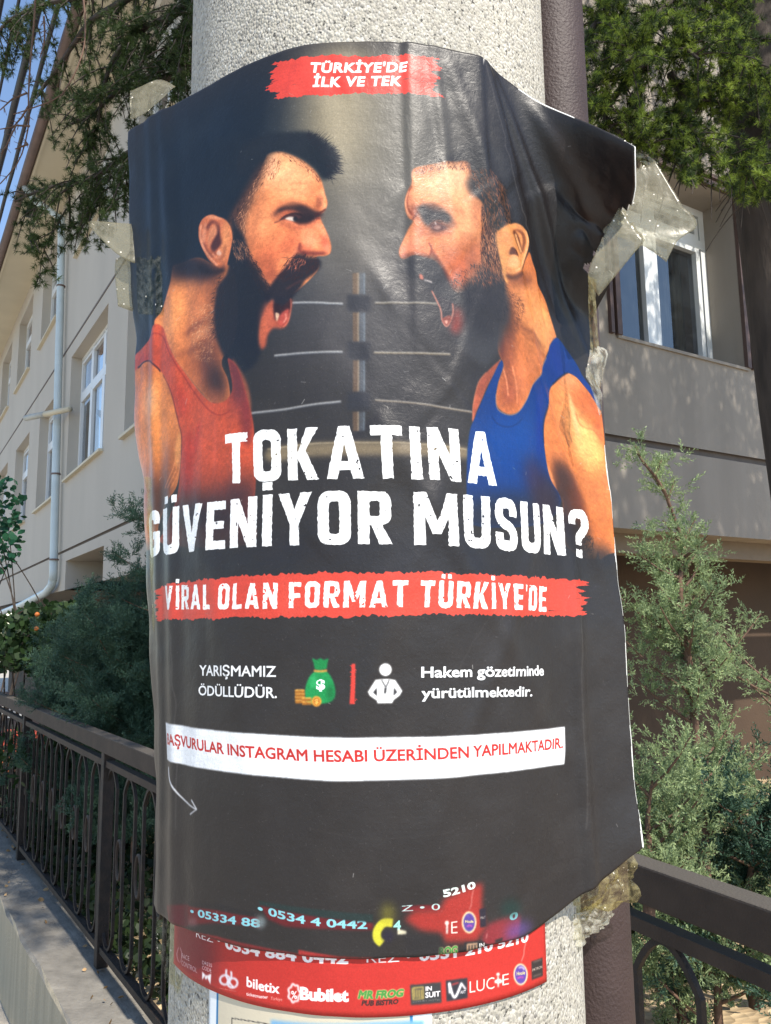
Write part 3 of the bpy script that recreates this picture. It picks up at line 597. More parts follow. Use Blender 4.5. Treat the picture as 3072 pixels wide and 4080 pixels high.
    fb(560,780,120,70,(228,144,98),.8,20); fb(700,850,70,110,(206,122,80),.7); fb(620,930,110,90,(200,100,66),.8,20); fb(600,1040,60,70,(170,78,52),.85)
    fb(340,760,70,100,(236,156,116),.85,15); fb(300,820,50,50,(226,136,104),.85); fb(260,850,26,50,(240,150,120),.7); fb(400,830,46,40,(226,134,98),.8); fb(320,875,90,16,(120,60,52),.8,0,7)
    fb(300,530,24,90,(216,140,108),.7); fb(330,590,30,50,(140,72,58),.7); fb(380,720,60,26,(170,90,66),.5,30); fb(500,720,80,26,(176,90,62),.6,5,9)
    s.line(C_((310,420),(288,480),(290,550),(318,610)),6,(128,58,44),2.5,.8); s.line(C_((296,450),(276,505),(282,560),(306,618)),4,(250,180,140),1.5,.7)
    s.line(C_((318,640),(338,612),(352,580)),5,(90,36,34),2,.8)
    s.line(C_((440,840),(480,900),(520,960),(560,1040),(600,1100)),15,(104,44,36),6,.8); s.line(C_((470,840),(520,920),(570,1000)),12,(236,150,108),6,.5)
    s.line(C_((420,790),(440,830),(425,880),(380,885)),7,(120,54,44),3,.75)
    s.poly(C_((352,560),(400,536),(470,540),(530,575),(580,640),(600,680),(560,700),(500,720),(450,730),(410,690),(370,640)),(110,70,60),10,.8)
    s.poly(C_((350,562),(400,538),(465,540),(520,572),(565,625),(550,660),(490,640),(450,650),(420,680),(390,660),(365,615)),(42,42,46),5,.95)
    s.poly(C_((430,672),(470,655),(520,672),(545,690),(500,712),(450,708)),(70,40,40),4,.9); s.poly(C_((452,690),(480,672),(500,690),(478,704)),(150,110,100),2,.8); s.line(C_((462,650),(470,672)),4,(214,210,206),1.2,.8)
    s.hairs(120,C_((360,560),(460,545),(550,620),(500,650),(400,640)),[tuple(one(C_,430,590))+(20,)],18,(24,24,28),.7,.3)
    fb(720,900,60,160,(150,78,50),.6,0); fb(640,620,30,60,(206,134,92),.5); fb(520,560,140,20,(190,116,80),.5,10,9); fb(620,820,30,110,(196,112,72),.45,25); fb(400,920,60,40,(120,66,52),.7,10); fb(540,900,40,60,(178,96,62),.6,35); fb(730,600,30,90,(180,108,72),.6)
    # hair of the right man
    s.poly(C_((330,330),(420,270),(560,230),(690,120),(820,160),(900,240),(960,360),(1000,520),(1015,660),(960,668),(880,700),(850,700),(800,620),(770,520),(705,470),(672,400),(700,320),(670,252),(600,248),(500,260),(400,282)),(33,32,34),10,.93)
    s.hairs(300,C_((330,300),(500,250),(670,240),(700,330),(660,300),(500,300),(360,330)),[tuple(one(C_,500,280))+(100,)],14,(80,46,38),.4,.4)
    s.hairs(420,C_((680,300),(760,480),(800,620),(870,720),(930,680),(920,500),(820,330)),[tuple(one(C_,780,480))+(65,),tuple(one(C_,850,650))+(80,)],24,(128,78,52),.55,.2)
    s.poly(C_((770,540),(800,640),(860,720),(875,860),(900,960),(930,1060),(850,1040),(790,960),(775,820),(772,660)),(92,56,42),8,.85)
    s.hairs(420,C_((770,520),(800,620),(868,720),(880,880),(930,1060),(820,1020),(780,900),(772,700)),[tuple(one(C_,820,600))+(82,),tuple(one(C_,850,900))+(80,)],30,(196,132,92),.55,.18)
    s.hairs(420,C_((760,520),(800,620),(868,720),(880,880),(930,1060),(820,1020),(770,900),(766,700)),[tuple(one(C_,820,600))+(82,),tuple(one(C_,850,900))+(80,)],30,(34,24,24),.6,.18)
    beard=C_((240,905),(300,885),(400,892),(455,882),(505,945),(560,1045),(604,1112),(660,1060),(730,1000),(768,930),(800,960),(880,1000),(925,1080),(945,1180),(948,1280),(925,1360),(895,1460),(870,1520),(800,1600),(700,1560),(620,1480),(560,1400),(500,1340),(505,1260),(480,1180),(430,1100),(340,1040),(270,990),(230,950))
    s.poly(beard,(50,49,51),10,.93); s.blob(*one(C_,790,1200),90,130,(30,28,31),.8,bl=30)
    s.hairs(360,C_((560,1040),(760,900),(930,1080),(940,1300),(700,1200)),[tuple(one(C_,760,1050))+(60,)],22,(26,24,28),.6,.4)
    s.hairs(200,C_((680,1000),(780,900),(900,1000),(780,1060)),[tuple(one(C_,780,960))+(75,)],20,(150,90,64),.4,.3)
    s.poly(C_((600,1215),(635,1260),(630,1360),(590,1390),(560,1340),(585,1260)),(150,56,46),12,.8)
    s.poly(C_((470,1150),(500,1150),(575,1185),(582,1240),(562,1310),(538,1345),(508,1310),(504,1260),(486,1195)),(44,40,44),4,.9)
    s.line(C_((440,1108),(472,1170),(500,1235),(508,1300),(534,1344),(560,1312),(580,1250),(578,1190)),4.5,(226,142,118),1.4,.9)
    s.poly(C_((512,1290),(560,1270),(566,1300),(540,1338),(515,1320)),(150,70,56),3,.75); s.poly(C_((525,1308),(545,1306),(538,1330)),(226,170,150),1.5,.8)
    s.poly(C_((360,1000),(380,1010),(384,1035),(362,1030)),(206,118,98),3,.85); s.line(C_((392,1040),(415,1044),(442,1052)),4.5,(220,206,200),1.5,.8)
    ear=C_((868,722),(895,700),(930,678),(965,668),(1005,695),(1035,752),(1042,812),(1030,880),(1010,950),(982,995),(945,998),(926,960),(928,900),(905,820),(880,770))
    s.poly(C_((868,722),(930,680),(945,800),(930,960),(940,1060),(915,1020),(890,900),(872,800)),(222,150,88),4,.95)
    s.poly(ear,(222,144,86),2)
    s.line(C_((945,745),(965,715),(1000,735),(1015,790),(1005,860)),10,(110,58,38),4,.8); s.poly(C_((948,720),(975,740),(995,800),(1000,870),(975,830),(955,770)),(80,40,32),4,.8); s.line(C_((960,740),(975,790),(998,860)),9,(236,170,112),3,.8)
    s.line(C_((1020,720),(1036,790),(1025,870),(1000,950),(965,985)),6,(246,180,124),2,.8); s.poly(C_((935,830),(960,850),(975,890),(950,880),(930,870)),(70,34,28),3,.85); s.poly(C_((935,890),(965,885),(985,930),(965,960),(935,940)),(238,172,118),4,.8)
    s.line(C_((925,1000),(965,1025),(1010,990)),12,(50,28,26),6,.8)
    # shoulders and blue vest
    s.poly(D_((892,398),(800,478),(750,540),(722,620),(706,720),(704,815),(730,745),(772,650),(802,580),(862,478)),(146,72,50),2.5); s.line(D_((800,478),(750,540),(722,620),(706,720),(704,800)),5,(196,110,76),3,.6)
    arm=D_((1215,600),(1240,558),(1292,510),(1342,480),(1400,508),(1450,568),(1512,650),(1560,730),(1700,820),(1800,1400),(1800,1660),(1668,1672),(1612,1682),(1575,1700),(1541,1716),(1530,1664),(1512,1710),(1440,1700),(1330,1640),(1300,1500),(1300,1330),(1252,1280),(1205,1150),(1182,950),(1176,820),(1190,700))
    s.poly(arm,(206,116,58),2.5); am=s.mask(arm,5)
    def ab(x,y,rx,ry,c,a=.8,ang=0,bl=None): p=one(D_,x,y); s.blob(p[0],p[1],rx*.6,ry*.6,c,a,ang,bl,clip=am)
    ab(1290,720,70,200,(226,140,78),.8); ab(1350,530,70,50,(236,166,120),.8,0); ab(1430,900,60,190,(252,196,120),.9,-14); ab(1500,1000,70,180,(250,186,104),.85,-12); ab(1480,680,80,110,(196,96,48),.75,-25); ab(1560,840,30,160,(188,86,44),.8,-12)
    ab(1380,760,16,150,(246,190,130),.7,-12,8); ab(1250,1000,50,260,(212,118,62),.7,-6); ab(1330,1260,60,220,(48,28,26),.95,-20,24); ab(1400,1400,50,180,(104,48,28),.8,-15); ab(1560,1300,90,160,(222,124,66),.8); ab(1620,1150,30,130,(200,90,70),.6)
    ab(1540,1560,90,110,(214,112,54),.8); ab(1360,1580,110,150,(30,24,26),.97,0,26); ab(1280,1400,60,200,(28,22,28),.95,-15,24); ab(1225,1180,16,130,(232,140,84),.8,-18,6)
    s.line(D_((1395,750),(1420,820),(1470,850),(1510,860),(1560,930)),5,(170,84,42),4,.6)
    s.hairs(180,D_((1430,1560),(1500,1560),(1500,1720),(1400,1700)),[tuple(one(D_,1450,1650))+(140,)],26,(34,26,26),.8,.9)
    vest=D_((1258,250),(1290,262),(1342,332),(1402,420),(1442,500),(1502,596),(1552,690),(1572,745),(1552,725),(1502,640),(1450,568),(1400,508),(1342,480),(1292,510),(1240,558),(1215,600),(1190,700),(1176,820),(1182,950),(1200,1080),(1230,1200),(1290,1330),(1200,1460),(1000,1500),(700,1480),(668,1290),(668,1100),(676,950),(692,850),(722,778),(790,620),(852,490),(897,398),(912,440),(882,540),(867,620),(872,700),(902,740),(960,758),(1012,736),(1062,660),(1102,560),(1152,470),(1192,380),(1217,310))
    s.poly(vest,(9,42,100),2); vm=s.mask(vest,4)
    def vb(x,y,rx,ry,c,a=.8,ang=0,bl=None): p=one(D_,x,y); s.blob(p[0],p[1],rx*.6,ry*.6,c,a,ang,bl,clip=vm)
    vb(1250,380,70,160,(12,36,104),.8,-20); vb(960,960,200,200,(8,56,124),.85); vb(1000,1150,160,120,(8,50,112),.6); vb(740,900,60,300,(14,44,100),.8); vb(800,640,50,160,(10,44,96),.7,20); vb(1130,1200,80,160,(36,30,62),.9,-15,30)
    vb(960,1420,420,120,(30,30,40),1,0,40); vb(1200,1330,90,160,(40,30,40),.9,0,30); vb(1150,800,20,240,(10,40,120),.6); vb(1480,600,60,90,(20,40,110),.5)
    s.line(D_((838,770),(880,818),(940,838),(1000,820),(1040,780)),3,(8,24,64),1.2,.8); s.line(D_((867,620),(872,700),(902,740),(960,758),(1012,736),(1062,660),(1102,560),(1152,470),(1192,380)),4,(206,140,100),1.5,.6)
    s.line(D_((1240,556),(1292,508),(1342,478)),5,(14,18,34),2,.8); s.line(D_((1190,700),(1176,820),(1182,950)),4,(8,24,60),1.5,.7)
    sk=np.clip((s.a[...,0]-s.a[...,2]-.12)*4,0,1); gn=(noise(H,W,7,rng,3)-.5)*.22+(noise(H,W,34,rng,3)-.5)*.20; s.a*=(1+gn*sk)[...,None]
    # --- lower ink field joins the picture with a ragged brushed edge
    s.blob(1500,2230,1000,110,(33,32,36),.9,bl=30); s.blob(1100,2180,400,60,(36,33,38),.4,bl=30)
    # =================================================== writing
    white=(238,238,236)
    headline(s,'TOKATINA',[(905,1929),(1100,1917),(1350,1912),(1560,1912),(1780,1920),(1972,1938)],[(905,1733),(1100,1714),(1350,1703),(1560,1702),(1780,1712),(1960,1728)],white,.5,seed=11)
    headline(s,'GÜVENİYOR MUSUN?',[(720,2205),(900,2187),(1100,2176),(1400,2170),(1700,2174),(1950,2188),(2140,2205),(2240,2215),(2328,2226)],[(720,2018),(900,1996),(1100,1970),(1400,1961),(1700,1967),(1950,1982),(2140,2010),(2240,2026),(2328,2042)],white,.5,gap=.125,seed=12,xs=(82,1403))
    brushband(s,[(615,2345),(720,2325),(1000,2295),(1300,2282),(1600,2282),(1900,2290),(2150,2300),(2352,2312)],None,[(615,2470),(720,2468),(1000,2464),(1300,2452),(1600,2450),(1900,2452),(2150,2456),(2352,2458)],None,(196,64,50),21,(56,60))  if False else brushband(s,[(615,2345),(720,2322),(1000,2292),(1300,2282),(1600,2280),(1900,2288),(2150,2300),(2352,2315)],0,[(615,2472),(720,2468),(1000,2462),(1300,2456),(1600,2452),(1900,2450),(2150,2452),(2352,2458)],0,(196,64,50),21,(56,60))
    headline(s,'VİRAL OLAN FORMAT TÜRKİYE\'DE',[(680,2428),(860,2428),(1100,2424),(1400,2420),(1700,2420),(1950,2426),(2100,2432),(2172,2438)],[(678,2334),(860,2328),(1100,2322),(1400,2316),(1700,2314),(1950,2322),(2100,2332),(2172,2340)],white,.6,gap=.17,seed=13)
    brushband(s,[(1050,275),(1150,252),(1300,232),(1450,226),(1600,228),(1700,240),(1795,268)],0,[(1050,408),(1150,402),(1300,392),(1450,380),(1600,382),(1700,392),(1795,402)],0,(196,60,48),22,(40,44))
    label(s,"TÜRKİYE'DE",[(1240,303),(1400,296),(1540,294),(1617,296)],[(1240,266),(1400,259),(1540,257),(1617,260)],white,.04,italic=.18,space=1.1)
    label(s,"İLK VE TEK",[(1252,360),(1400,352),(1520,348),(1598,350)],[(1252,322),(1400,315),(1520,311),(1598,314)],white,.04,italic=.18,space=1.1)
    lw=(228,228,228)
    label(s,"YARIŞMAMIZ",[(806,2690),(950,2693),(1104,2696)],[(806,2650),(950,2652),(1104,2654)],lw,.02,edge=(14,14,16))
    label(s,"ÖDÜLLÜDÜR.",[(803,2768),(950,2776),(1107,2780)],[(803,2731),(950,2735),(1107,2738)],lw,.02,edge=(14,14,16))
    label(s,"Hakem gözetiminde",[(1675,2698),(1900,2695),(2158,2690)],[(1675,2657),(1900,2654),(2158,2651)],lw,.028,edge=(14,14,16))
    label(s,"yürütülmektedir.",[(1675,2780),(1900,2776),(2106,2772)],[(1675,2740),(1900,2737),(2106,2733)],lw,.028,edge=(14,14,16))
    # money bag with coins
    E=lambda *p:[(600+.6002*x,2500+.6002*y) for x,y in p]
    s.poly(E((1100,290),(1172,290),(1215,350),(1232,430),(1215,480),(1160,502),(1060,500),(1032,440),(1050,350)),(18,128,66),1.5)
    s.poly(E((1082,205),(1110,214),(1135,204),(1160,214),(1185,205),(1180,240),(1170,275),(1104,278),(1092,240)),(14,116,58),1.5)
    s.blob(*E((1090,360))[0],14,26,(50,170,100),.6,bl=6); s.blob(*E((1200,430))[0],14,34,(8,84,42),.7,bl=8); s.line(E((1092,286),(1135,290),(1178,284)),9,(196,140,60),1,.95)
    label(s,"$",E((1107,408),(1166,408)),E((1107,346),(1166,346)),(236,240,236),.05)
    for i,(cx,cy) in enumerate(((1000,490),(998,466),(1000,445),(998,424),(1046,500),(1044,476))):
        s.poly(E((cx-32,cy-8),(cx+32,cy-8),(cx+32,cy+12),(cx-32,cy+12)),(150,92,26),1,smooth=False); s.line(E((cx-32,cy-8),(cx,cy-10),(cx+32,cy-8)),5,(226,164,70),.8)
    s.blob(*E((1110,488))[0],20,21,(206,140,50),1,bl=1); s.blob(*E((1110,488))[0],13,14,(166,104,34),1,bl=1); label(s,"$",E((1098,502),(1122,502)),E((1098,474),(1122,474)),(226,170,80),.03)
    s.poly([(1403,2645),(1417,2644),(1418,2720),(1416,2802),(1396,2804),(1400,2740)],(206,58,48),1,smooth=False); s.hairs(30,[(1395,2650),(1420,2650),(1420,2800),(1395,2800)],[(1400,2700,10)],8,(206,58,48),.8,1)
    # referee pictogram
    s.blob(1534,2667,24,25,white,1,bl=.8)
    s.poly(E((1492,345),(1540,340),(1575,340),(1620,348),(1668,420),(1650,450),(1610,480),(1600,500),(1505,500),(1500,482),(1455,450),(1443,425)),white,1,smooth=False)
    s.poly(E((1500,395),(1503,455),(1475,428)),(38,37,40),1,smooth=False); s.poly(E((1612,395),(1608,455),(1635,428)),(38,37,40),1,smooth=False)
    s.line(E((1530,345),(1558,395)),5,(38,37,40),.7); s.line(E((1582,345),(1560,395)),5,(38,37,40),.7); s.poly(E((1550,395),(1566,398),(1560,438),(1546,436)),(38,37,40),.8,smooth=False)
    # white strip
    top=[(678,2876),(800,2900),(1000,2920),(1250,2934),(1500,2936),(1750,2932),(2000,2918),(2244,2895)]; bot=[(2238,3043),(2000,3075),(1750,3098),(1500,3108),(1250,3106),(1000,3084),(800,3058),(695,3030),(684,3015)]
    s.poly([crom(top,False,6).tolist()+crom(bot,False,6).tolist()],(226,228,230),.8,smooth=False)
    label(s,"BAŞVURULAR INSTAGRAM HESABI ÜZERİNDEN YAPILMAKTADIR.",[(685,2962),(780,2982),(880,3000),(1060,3020),(1250,3030),(1450,3031),(1650,3027),(1850,3016),(2050,3000),(2232,2978)],[(684,2920),(780,2940),(880,2958),(1060,2976),(1250,2986),(1450,2986),(1650,2983),(1850,2972),(2050,2957),(2232,2938)],(176,38,34),.024)
    s.line([(693,3052),(700,3105),(725,3160),(760,3200),(792,3222)],5,(220,220,222),.7); s.line([(772,3186),(794,3221),(768,3243)],5,(220,220,222),.7,smooth=False) if False else s.poly([thick([(774,3184),(795,3222),(768,3243)],5,smooth=False)],(220,220,222),.7,smooth=False)
    # overprinted scraps near the foot of the sheet
    dr=(96,24,30); tq=(126,190,200)
    G=lambda *p:[(600+.5402*x,3400+.5402*y) for x,y in p]; Hh=lambda *p:[(1350+.5402*x,3400+.5402*y) for x,y in p]
    s.poly(G((150,374),(290,378),(500,410),(800,462),(820,540),(700,520),(500,505),(300,520),(180,560)),dr,4,.9,smooth=False)
    s.poly(G((170,374),(290,378),(300,520),(180,700),(172,560)),(70,26,34),5,.9,smooth=False)
    s.poly(G((815,372),(1000,415),(1300,470),(1640,500),(1640,555),(1300,550),(1000,530),(880,480)),dr,4,.9,smooth=False)
    s.poly(G((300,560),(500,600),(760,665),(1000,715),(1200,745),(1200,800),(200,800),(180,600)),(112,34,36),1.5,.95,smooth=False)
    s.poly(G((1100,700),(1400,752),(1640,760),(1640,830),(1100,830)),(150,42,40),1.2,.95,smooth=False)
    label(s,"\u2022 05334 88",G((312,445),(500,492),(660,518),(820,540)),G((312,392),(500,438),(660,462),(820,480)),tq,.03)
    label(s,"\u2022 0534 4 0442",G((802,425),(1000,480),(1200,520),(1400,540),(1600,545)),G((802,368),(1000,424),(1200,464),(1400,482),(1600,486)),tq,.03)
    s.poly(G((300,340),(500,360),(800,430),(800,462),(500,408),(300,376)),(34,32,34),3,.95,smooth=False); s.poly(G((810,340),(1200,400),(1640,440),(1640,500),(1300,466),(1000,414),(815,372)),(30,44,44),3,.95,smooth=False)
    s.blob(*G((820,500))[0],22,24,(120,132,134),.8,bl=8); s.blob(*G((330,500))[0],20,18,(110,84,86),.6,bl=8)
    s.poly(Hh((470,385),(600,372),(735,365),(740,410),(600,415),(465,425)),dr,2,.9,smooth=False)
    s.poly(Hh((560,410),(740,400),(760,330),(900,255),(1050,215),(1040,380),(1070,540),(1000,640),(750,640),(740,580),(600,560),(480,480)),(164,44,38),9,.85,smooth=False)
    s.poly(Hh((1090,510),(1240,450),(1310,440),(1320,480),(1300,640),(1180,680),(1050,690),(1040,600)),(130,36,44),7,.85,smooth=False)
    label(s,"Z \u2022 0",Hh((458,420),(600,412),(735,405)),Hh((458,378),(600,366),(735,358)),(170,200,196),.0)
    label(s,"5210",Hh((760,312),(860,290),(1000,246)),Hh((750,262),(860,240),(990,200)),(206,220,214),.04)
    s.poly([thick(Hh((395,505),(330,505),(285,560),(285,620),(320,655)),34)],(196,190,52),3,.95,smooth=False); s.blob(*Hh((360,440))[0],26,42,(128,120,34),.6,bl=14); s.blob(*Hh((360,600))[0],22,26,(34,30,44),.9,bl=6)
    label(s,"4",Hh((400,556),(455,556)),Hh((400,490),(455,490)),(140,200,190),.03); s.poly(Hh((430,550),(495,565),(495,590),(430,590)),(214,206,176),3,.9,smooth=False)
    label(s,"E",Hh((815,580),(862,578)),Hh((815,492),(862,486)),(214,190,180),-.005); s.line(Hh((785,490),(785,580)),7,(200,220,214),1,.9); s.blob(*Hh((783,500))[0],8,8,(230,200,190),.9,bl=1)
    s.blob(*Hh((947,500))[0],29,43,(206,196,150),1,bl=1); s.blob(*Hh((947,500))[0],23,36,(78,58,128),1,bl=1); label(s,"Hoole",Hh((918,502),(978,502)),Hh((918,482),(978,482)),(220,210,120),.02); s.line(Hh((930,530),(950,522),(972,528)),4,(200,70,150),.8)
    s.poly(Hh((1022,405),(1070,392),(1072,530),(1030,540)),(34,32,44),1,.95,smooth=False); label(s,"PAT",Hh((1032,478),(1068,474)),Hh((1032,458),(1068,454)),(170,160,150),0)
    s.line(Hh((980,260),(968,320),(965,370),(950,405)),2.5,(200,150,140),.8,.8); s.line(Hh((1080,580),(1072,620)),2.5,(200,150,140),.8,.8)
    label(s,"0",Hh((1240,488),(1300,470)),Hh((1240,440),(1300,420)),(130,200,200),.04); s.blob(*Hh((1250,400))[0],40,36,(20,44,42),.8,bl=14)
    s.blob(*Hh((1320,590))[0],60,50,(84,62,130),.75,bl=18); s.poly(Hh((1135,630),(1190,610),(1190,640),(1140,655)),(34,32,34),1,.9,smooth=False)
    s.poly(Hh((910,645),(1040,635),(1110,680),(1105,720),(915,755)),(34,34,38),1,.95,smooth=False)
    for k in range(4): s.line(Hh((935+k*22,665),(937+k*22,740)),5,(214,170,130),.7)
    s.line(Hh((930,662),(1008,656)),5,(214,170,130),.7); label(s,"IN",Hh((1022,688),(1060,684)),Hh((1022,655),(1060,650)),(228,226,220),.02); label(s,"SU",Hh((1022,725),(1070,720)),Hh((1022,695),(1070,690)),(228,226,220),.02)
    label(s,"ROG",Hh((730,738),(800,733),(862,728)),Hh((730,684),(800,678),(862,672)),(60,130,60),.04,edge=(190,170,120))
    s.poly(Hh((470,590),(745,582),(770,640),(740,700),(850,735),(500,740)),(36,34,36),8,.85,smooth=False)
    # small scratches and pin pricks in the print
    for k in range(70):
        x=rng.uniform(0,W); y=rng.uniform(0,H); L=rng.uniform(3,16); a=rng.uniform(0,6.3)
        s.poly([thick([(x,y),(x+L*math.cos(a),y+L*math.sin(a))],rng.uniform(.8,1.8),smooth=False)],(170,168,164),.0,rng.uniform(.3,.8),px=False,smooth=False)
    M=s.mask([D_((1200,480),(1700,480),(1800,1720),(1250,1720))],40)+s.mask([C_((230,240),(1100,240),(1300,1450),(900,1900),(500,1300),(230,1000))],30); M=np.clip(M,0,1)[...,None]; sk=np.clip((s.a[...,:1]-s.a[...,2:3])*4,0,1); s.a*=1-.14*M*sk
    for pts,wd,al in (([(1900,240),(1960,450),(1990,600),(2050,850),(2080,960)],2.2,.22),([(1878,330),(1872,480),(1866,620)],2,.25),([(1620,470),(1632,620),(1641,720)],3,.3),([(1690,1180),(1640,1400),(1600,1640)],2,.12),([(2000,2380),(1880,2560),(1800,2700)],2,.10),([(1480,700),(1484,900)],2,.12),([(2296,2350),(2300,2800),(2318,3300)],3,.14),([(1240,3300),(1500,3340),(1800,3310)],2,.08),([(700,2500),(716,2800),(722,3300)],3,.14),([(760,2400),(772,2700)],2,.10)):
        s.line([(x+rng.uniform(-4,4),y) for x,y in crom(pts,False,5)],wd,(190,186,176),.8,al)
    fl=noise(H,W,3,rng); s.a+=((fl>.93)*rng.random((H,W))*.10)[...,None]; du=noise(H,W,120,rng,4); s.a+=(np.clip(du-.5,0,1)*.075)[...,None]*np.array([1,.95,.85])
    yy=np.arange(H)/H; wd=np.where(yy>.40,.6+4.2*noise2(1,H,1,70,rng)[0]**1.5,0); e=(np.arange(W)[None]>(W-wd[:,None])); s.a[e]=(.90,.90,.88); s.a[:3,int(W*.80):int(W*.90)]=(.86,.86,.84)
    s.poly([(1898,214),(1916,216),(1911,240),(1904,262),(1899,285)],(225,222,214),.8,smooth=False)
    g=noise(H,W,2,rng); s.a*=(1+.10*(g-.5))[...,None]; g=noise2(H,W,3,60,rng); s.a*=(1+.04*(g-.5))[...,None]
    s.a=np.clip(s.a,0,1)
    return s,P,inv

def cyl_grid(x0,x1,z0,z1,R,nv=24,ns=90):
    P=np.zeros((nv,ns,3))
    def th(px):
        a,b,c=ray(px,3800); a,b=float(a),float(b); L=math.hypot(a,b); a/=L; b/=L
        d=a*PC[0]+b*PC[1]; q=PC[0]**2+PC[1]**2-R*R; t=d-math.sqrt(max(0,d*d-q)); return math.atan2(a*t-PC[0],-(b*t-PC[1]))
    T=np.linspace(th(x0),th(x1),ns)
    for j,z in enumerate(np.linspace(z1,z0,nv)):
        P[j,:,0]=PC[0]+R*np.sin(T); P[j,:,1]=PC[1]-R*np.cos(T); P[j,:,2]=z
    return P,abs(T[-1]-T[0])*R
def red_art():
    P,wd=cyl_grid(699,2170,1.240,1.335,PR+.0011); W=int(wd*KPX); H=int(.095*KPX); inv=make_inverse(P,W,H); s=Sheet(H,W,inv,(176,44,38),9)
    G=lambda *p:[(600+.5402*x,3400+.5402*y) for x,y in p]; Hh=lambda *p:[(1350+.5402*x,3400+.5402*y) for x,y in p]
    wh=(232,226,226)
    s.blob(780,3780,90,260,(104,30,38),.85,bl=40)
    s.poly([(690,3560),(1000,3650),(1400,3750),(1900,3760),(2180,3640),(2180,3500),(690,3500)],(96,28,32),5,.8,smooth=False)  # dark left end and top band: shade of the overlapping poster painted in
    label(s,"REZ \u2022",G((345,615),(430,645),(520,672)),G((345,560),(430,586),(520,612)),wh,-.004)
    label(s,"0534 884 0442",G((555,695),(750,745),(1000,780),(1200,800),(1460,808)),G((555,620),(750,672),(1000,706),(1200,722),(1460,730)),wh,.04)
    label(s,"REZ \u2022",Hh((205,802),(330,802),(530,790)),Hh((205,735),(330,735),(530,722)),wh,-.004)
    label(s,"0531 210 5210",Hh((590,790),(900,755),(1140,705),(1390,645)),Hh((590,720),(900,680),(1140,635),(1390,575)),wh,.04)
    s.line(Hh((1372,655),(1360,710),(1358,745),(1340,795)),2.5,(222,160,150),.8,.9)
    s.line(G((218,690),(205,740),(215,790),(232,795),(240,740),(228,692)),2,(214,190,194),.7,.8)
    label(s,"FACE",G((240,770),(295,792)),G((240,735),(295,758)),wh,-.006,alpha=.8); label(s,"CONTROL",G((238,820),(352,880)),G((238,785),(352,845)),wh,-.006,alpha=.8)
    label(s,"DRESS",G((388,815),(460,838)),G((388,788),(460,812)),wh,-.006,alpha=.9); label(s,"CODE",G((388,852),(456,878)),G((388,824),(456,850)),wh,-.006,alpha=.9)
    s.poly([G((388,868),(415,896),(388,932)),G((455,884),(420,900),(450,966))],wh,.6,smooth=False); s.blob(*G((417,912))[0],5,9,wh,1,bl=.6)
    for c in ((556,930),(612,952)):
        t=np.linspace(0,2*np.pi,20); s.poly([thick(G(*[(c[0]+36*math.cos(a),c[1]+34*math.sin(a)) for a in t]),9)],(214,206,214),.8,smooth=False)
    s.line(G((566,852),(566,900),(590,950),(620,985)),8,(214,206,214),.8); s.line(G((600,866),(602,910),(575,960)),8,(214,206,214),.8)
    label(s,"www.dbevent.com",G((515,995),(640,1018)),G((515,984),(640,1007)),(226,180,170),-.008,alpha=.8)
    label(s,"biletix",G((715,975),(840,1012),(958,1030)),G((715,905),(840,942),(958,960)),wh,.03); label(s,"ticketmaster",G((714,1042),(800,1060),(872,1068)),G((714,1018),(800,1036),(872,1045)),wh,.02); label(s,"Türkiye",G((888,1075),(975,1085)),G((888,1052),(975,1062)),(226,170,160),0,italic=.2)
    label(s,"Bubilet",G((1105,1068),(1250,1080),(1464,1084)),G((1105,984),(1250,996),(1464,1000)),wh,.055)
    t=np.linspace(0,2*np.pi,40); s.poly([thick(G(*[(1062+(40+5*math.cos(7*a))*math.cos(a),1028+(64+6*math.cos(7*a))*math.sin(a)) for a in t]),7)],wh,.7,smooth=False); label(s,"%",G((1040,1065),(1085,1070)),G((1040,1010),(1085,1015)),wh,.02)
    label(s,"MR FROG",Hh((142,1062),(300,1064),(472,1048)),Hh((150,1008),(300,1010),(478,998)),(66,132,60),.05,italic=.1,edge=(190,160,110))
    label(s,"PUB BISTRO",Hh((168,1115),(300,1116),(436,1104)),Hh((172,1080),(300,1080),(440,1072)),(46,34,34),.04,italic=.1)
    s.poly([Hh((524,966),(750,946),(756,1098),(530,1116))],(52,52,54),.8,smooth=False)
    s.poly([thick(Hh((542,990),(620,982),(622,1068),(546,1076),(542,990)),5,smooth=False)],(214,184,90),.6,smooth=False)
    for k in range(4): s.line(Hh((556+k*17,998),(558+k*17,1064)),4,(214,184,90),.6)
    label(s,"IN",Hh((638,1012),(684,1008)),Hh((638,980),(684,976)),wh,.03); label(s,"SUIT",Hh((636,1062),(746,1050)),Hh((636,1024),(746,1012)),wh,.03); label(s,"LUXURY HOTEL",Hh((545,1098),(746,1080)),Hh((545,1086),(746,1068)),(120,116,112),-.01)
    s.poly([Hh((786,936),(944,914),(946,1062),(792,1088))],(44,44,52),.8,smooth=False)
    s.line(Hh((812,950),(816,1030)),8,wh,.6); s.line(Hh((812,955),(850,1060),(900,960)),9,wh,.6); s.line(Hh((896,950),(932,1000)),7,wh,.6); s.line(Hh((830,966),(880,950)),5,(190,60,60),.6); label(s,"ART",Hh((892,1034),(932,1028)),Hh((892,1010),(932,1004)),wh,.01)
    label(s,"LUC",Hh((960,1026),(1050,1010),(1142,992)),Hh((960,940),(1050,924),(1142,906)),(226,206,196),-.004); label(s,"E",Hh((1200,972),(1248,962)),Hh((1200,890),(1248,880)),(226,206,196),-.004)
    s.line(Hh((1168,900),(1170,982)),5,(232,222,214),.7); s.poly(Hh((1150,930),(1190,925),(1196,950),(1145,952)),(232,222,214),.8); s.blob(*Hh((1168,888))[0],7,6,(232,222,214),1,bl=.8)
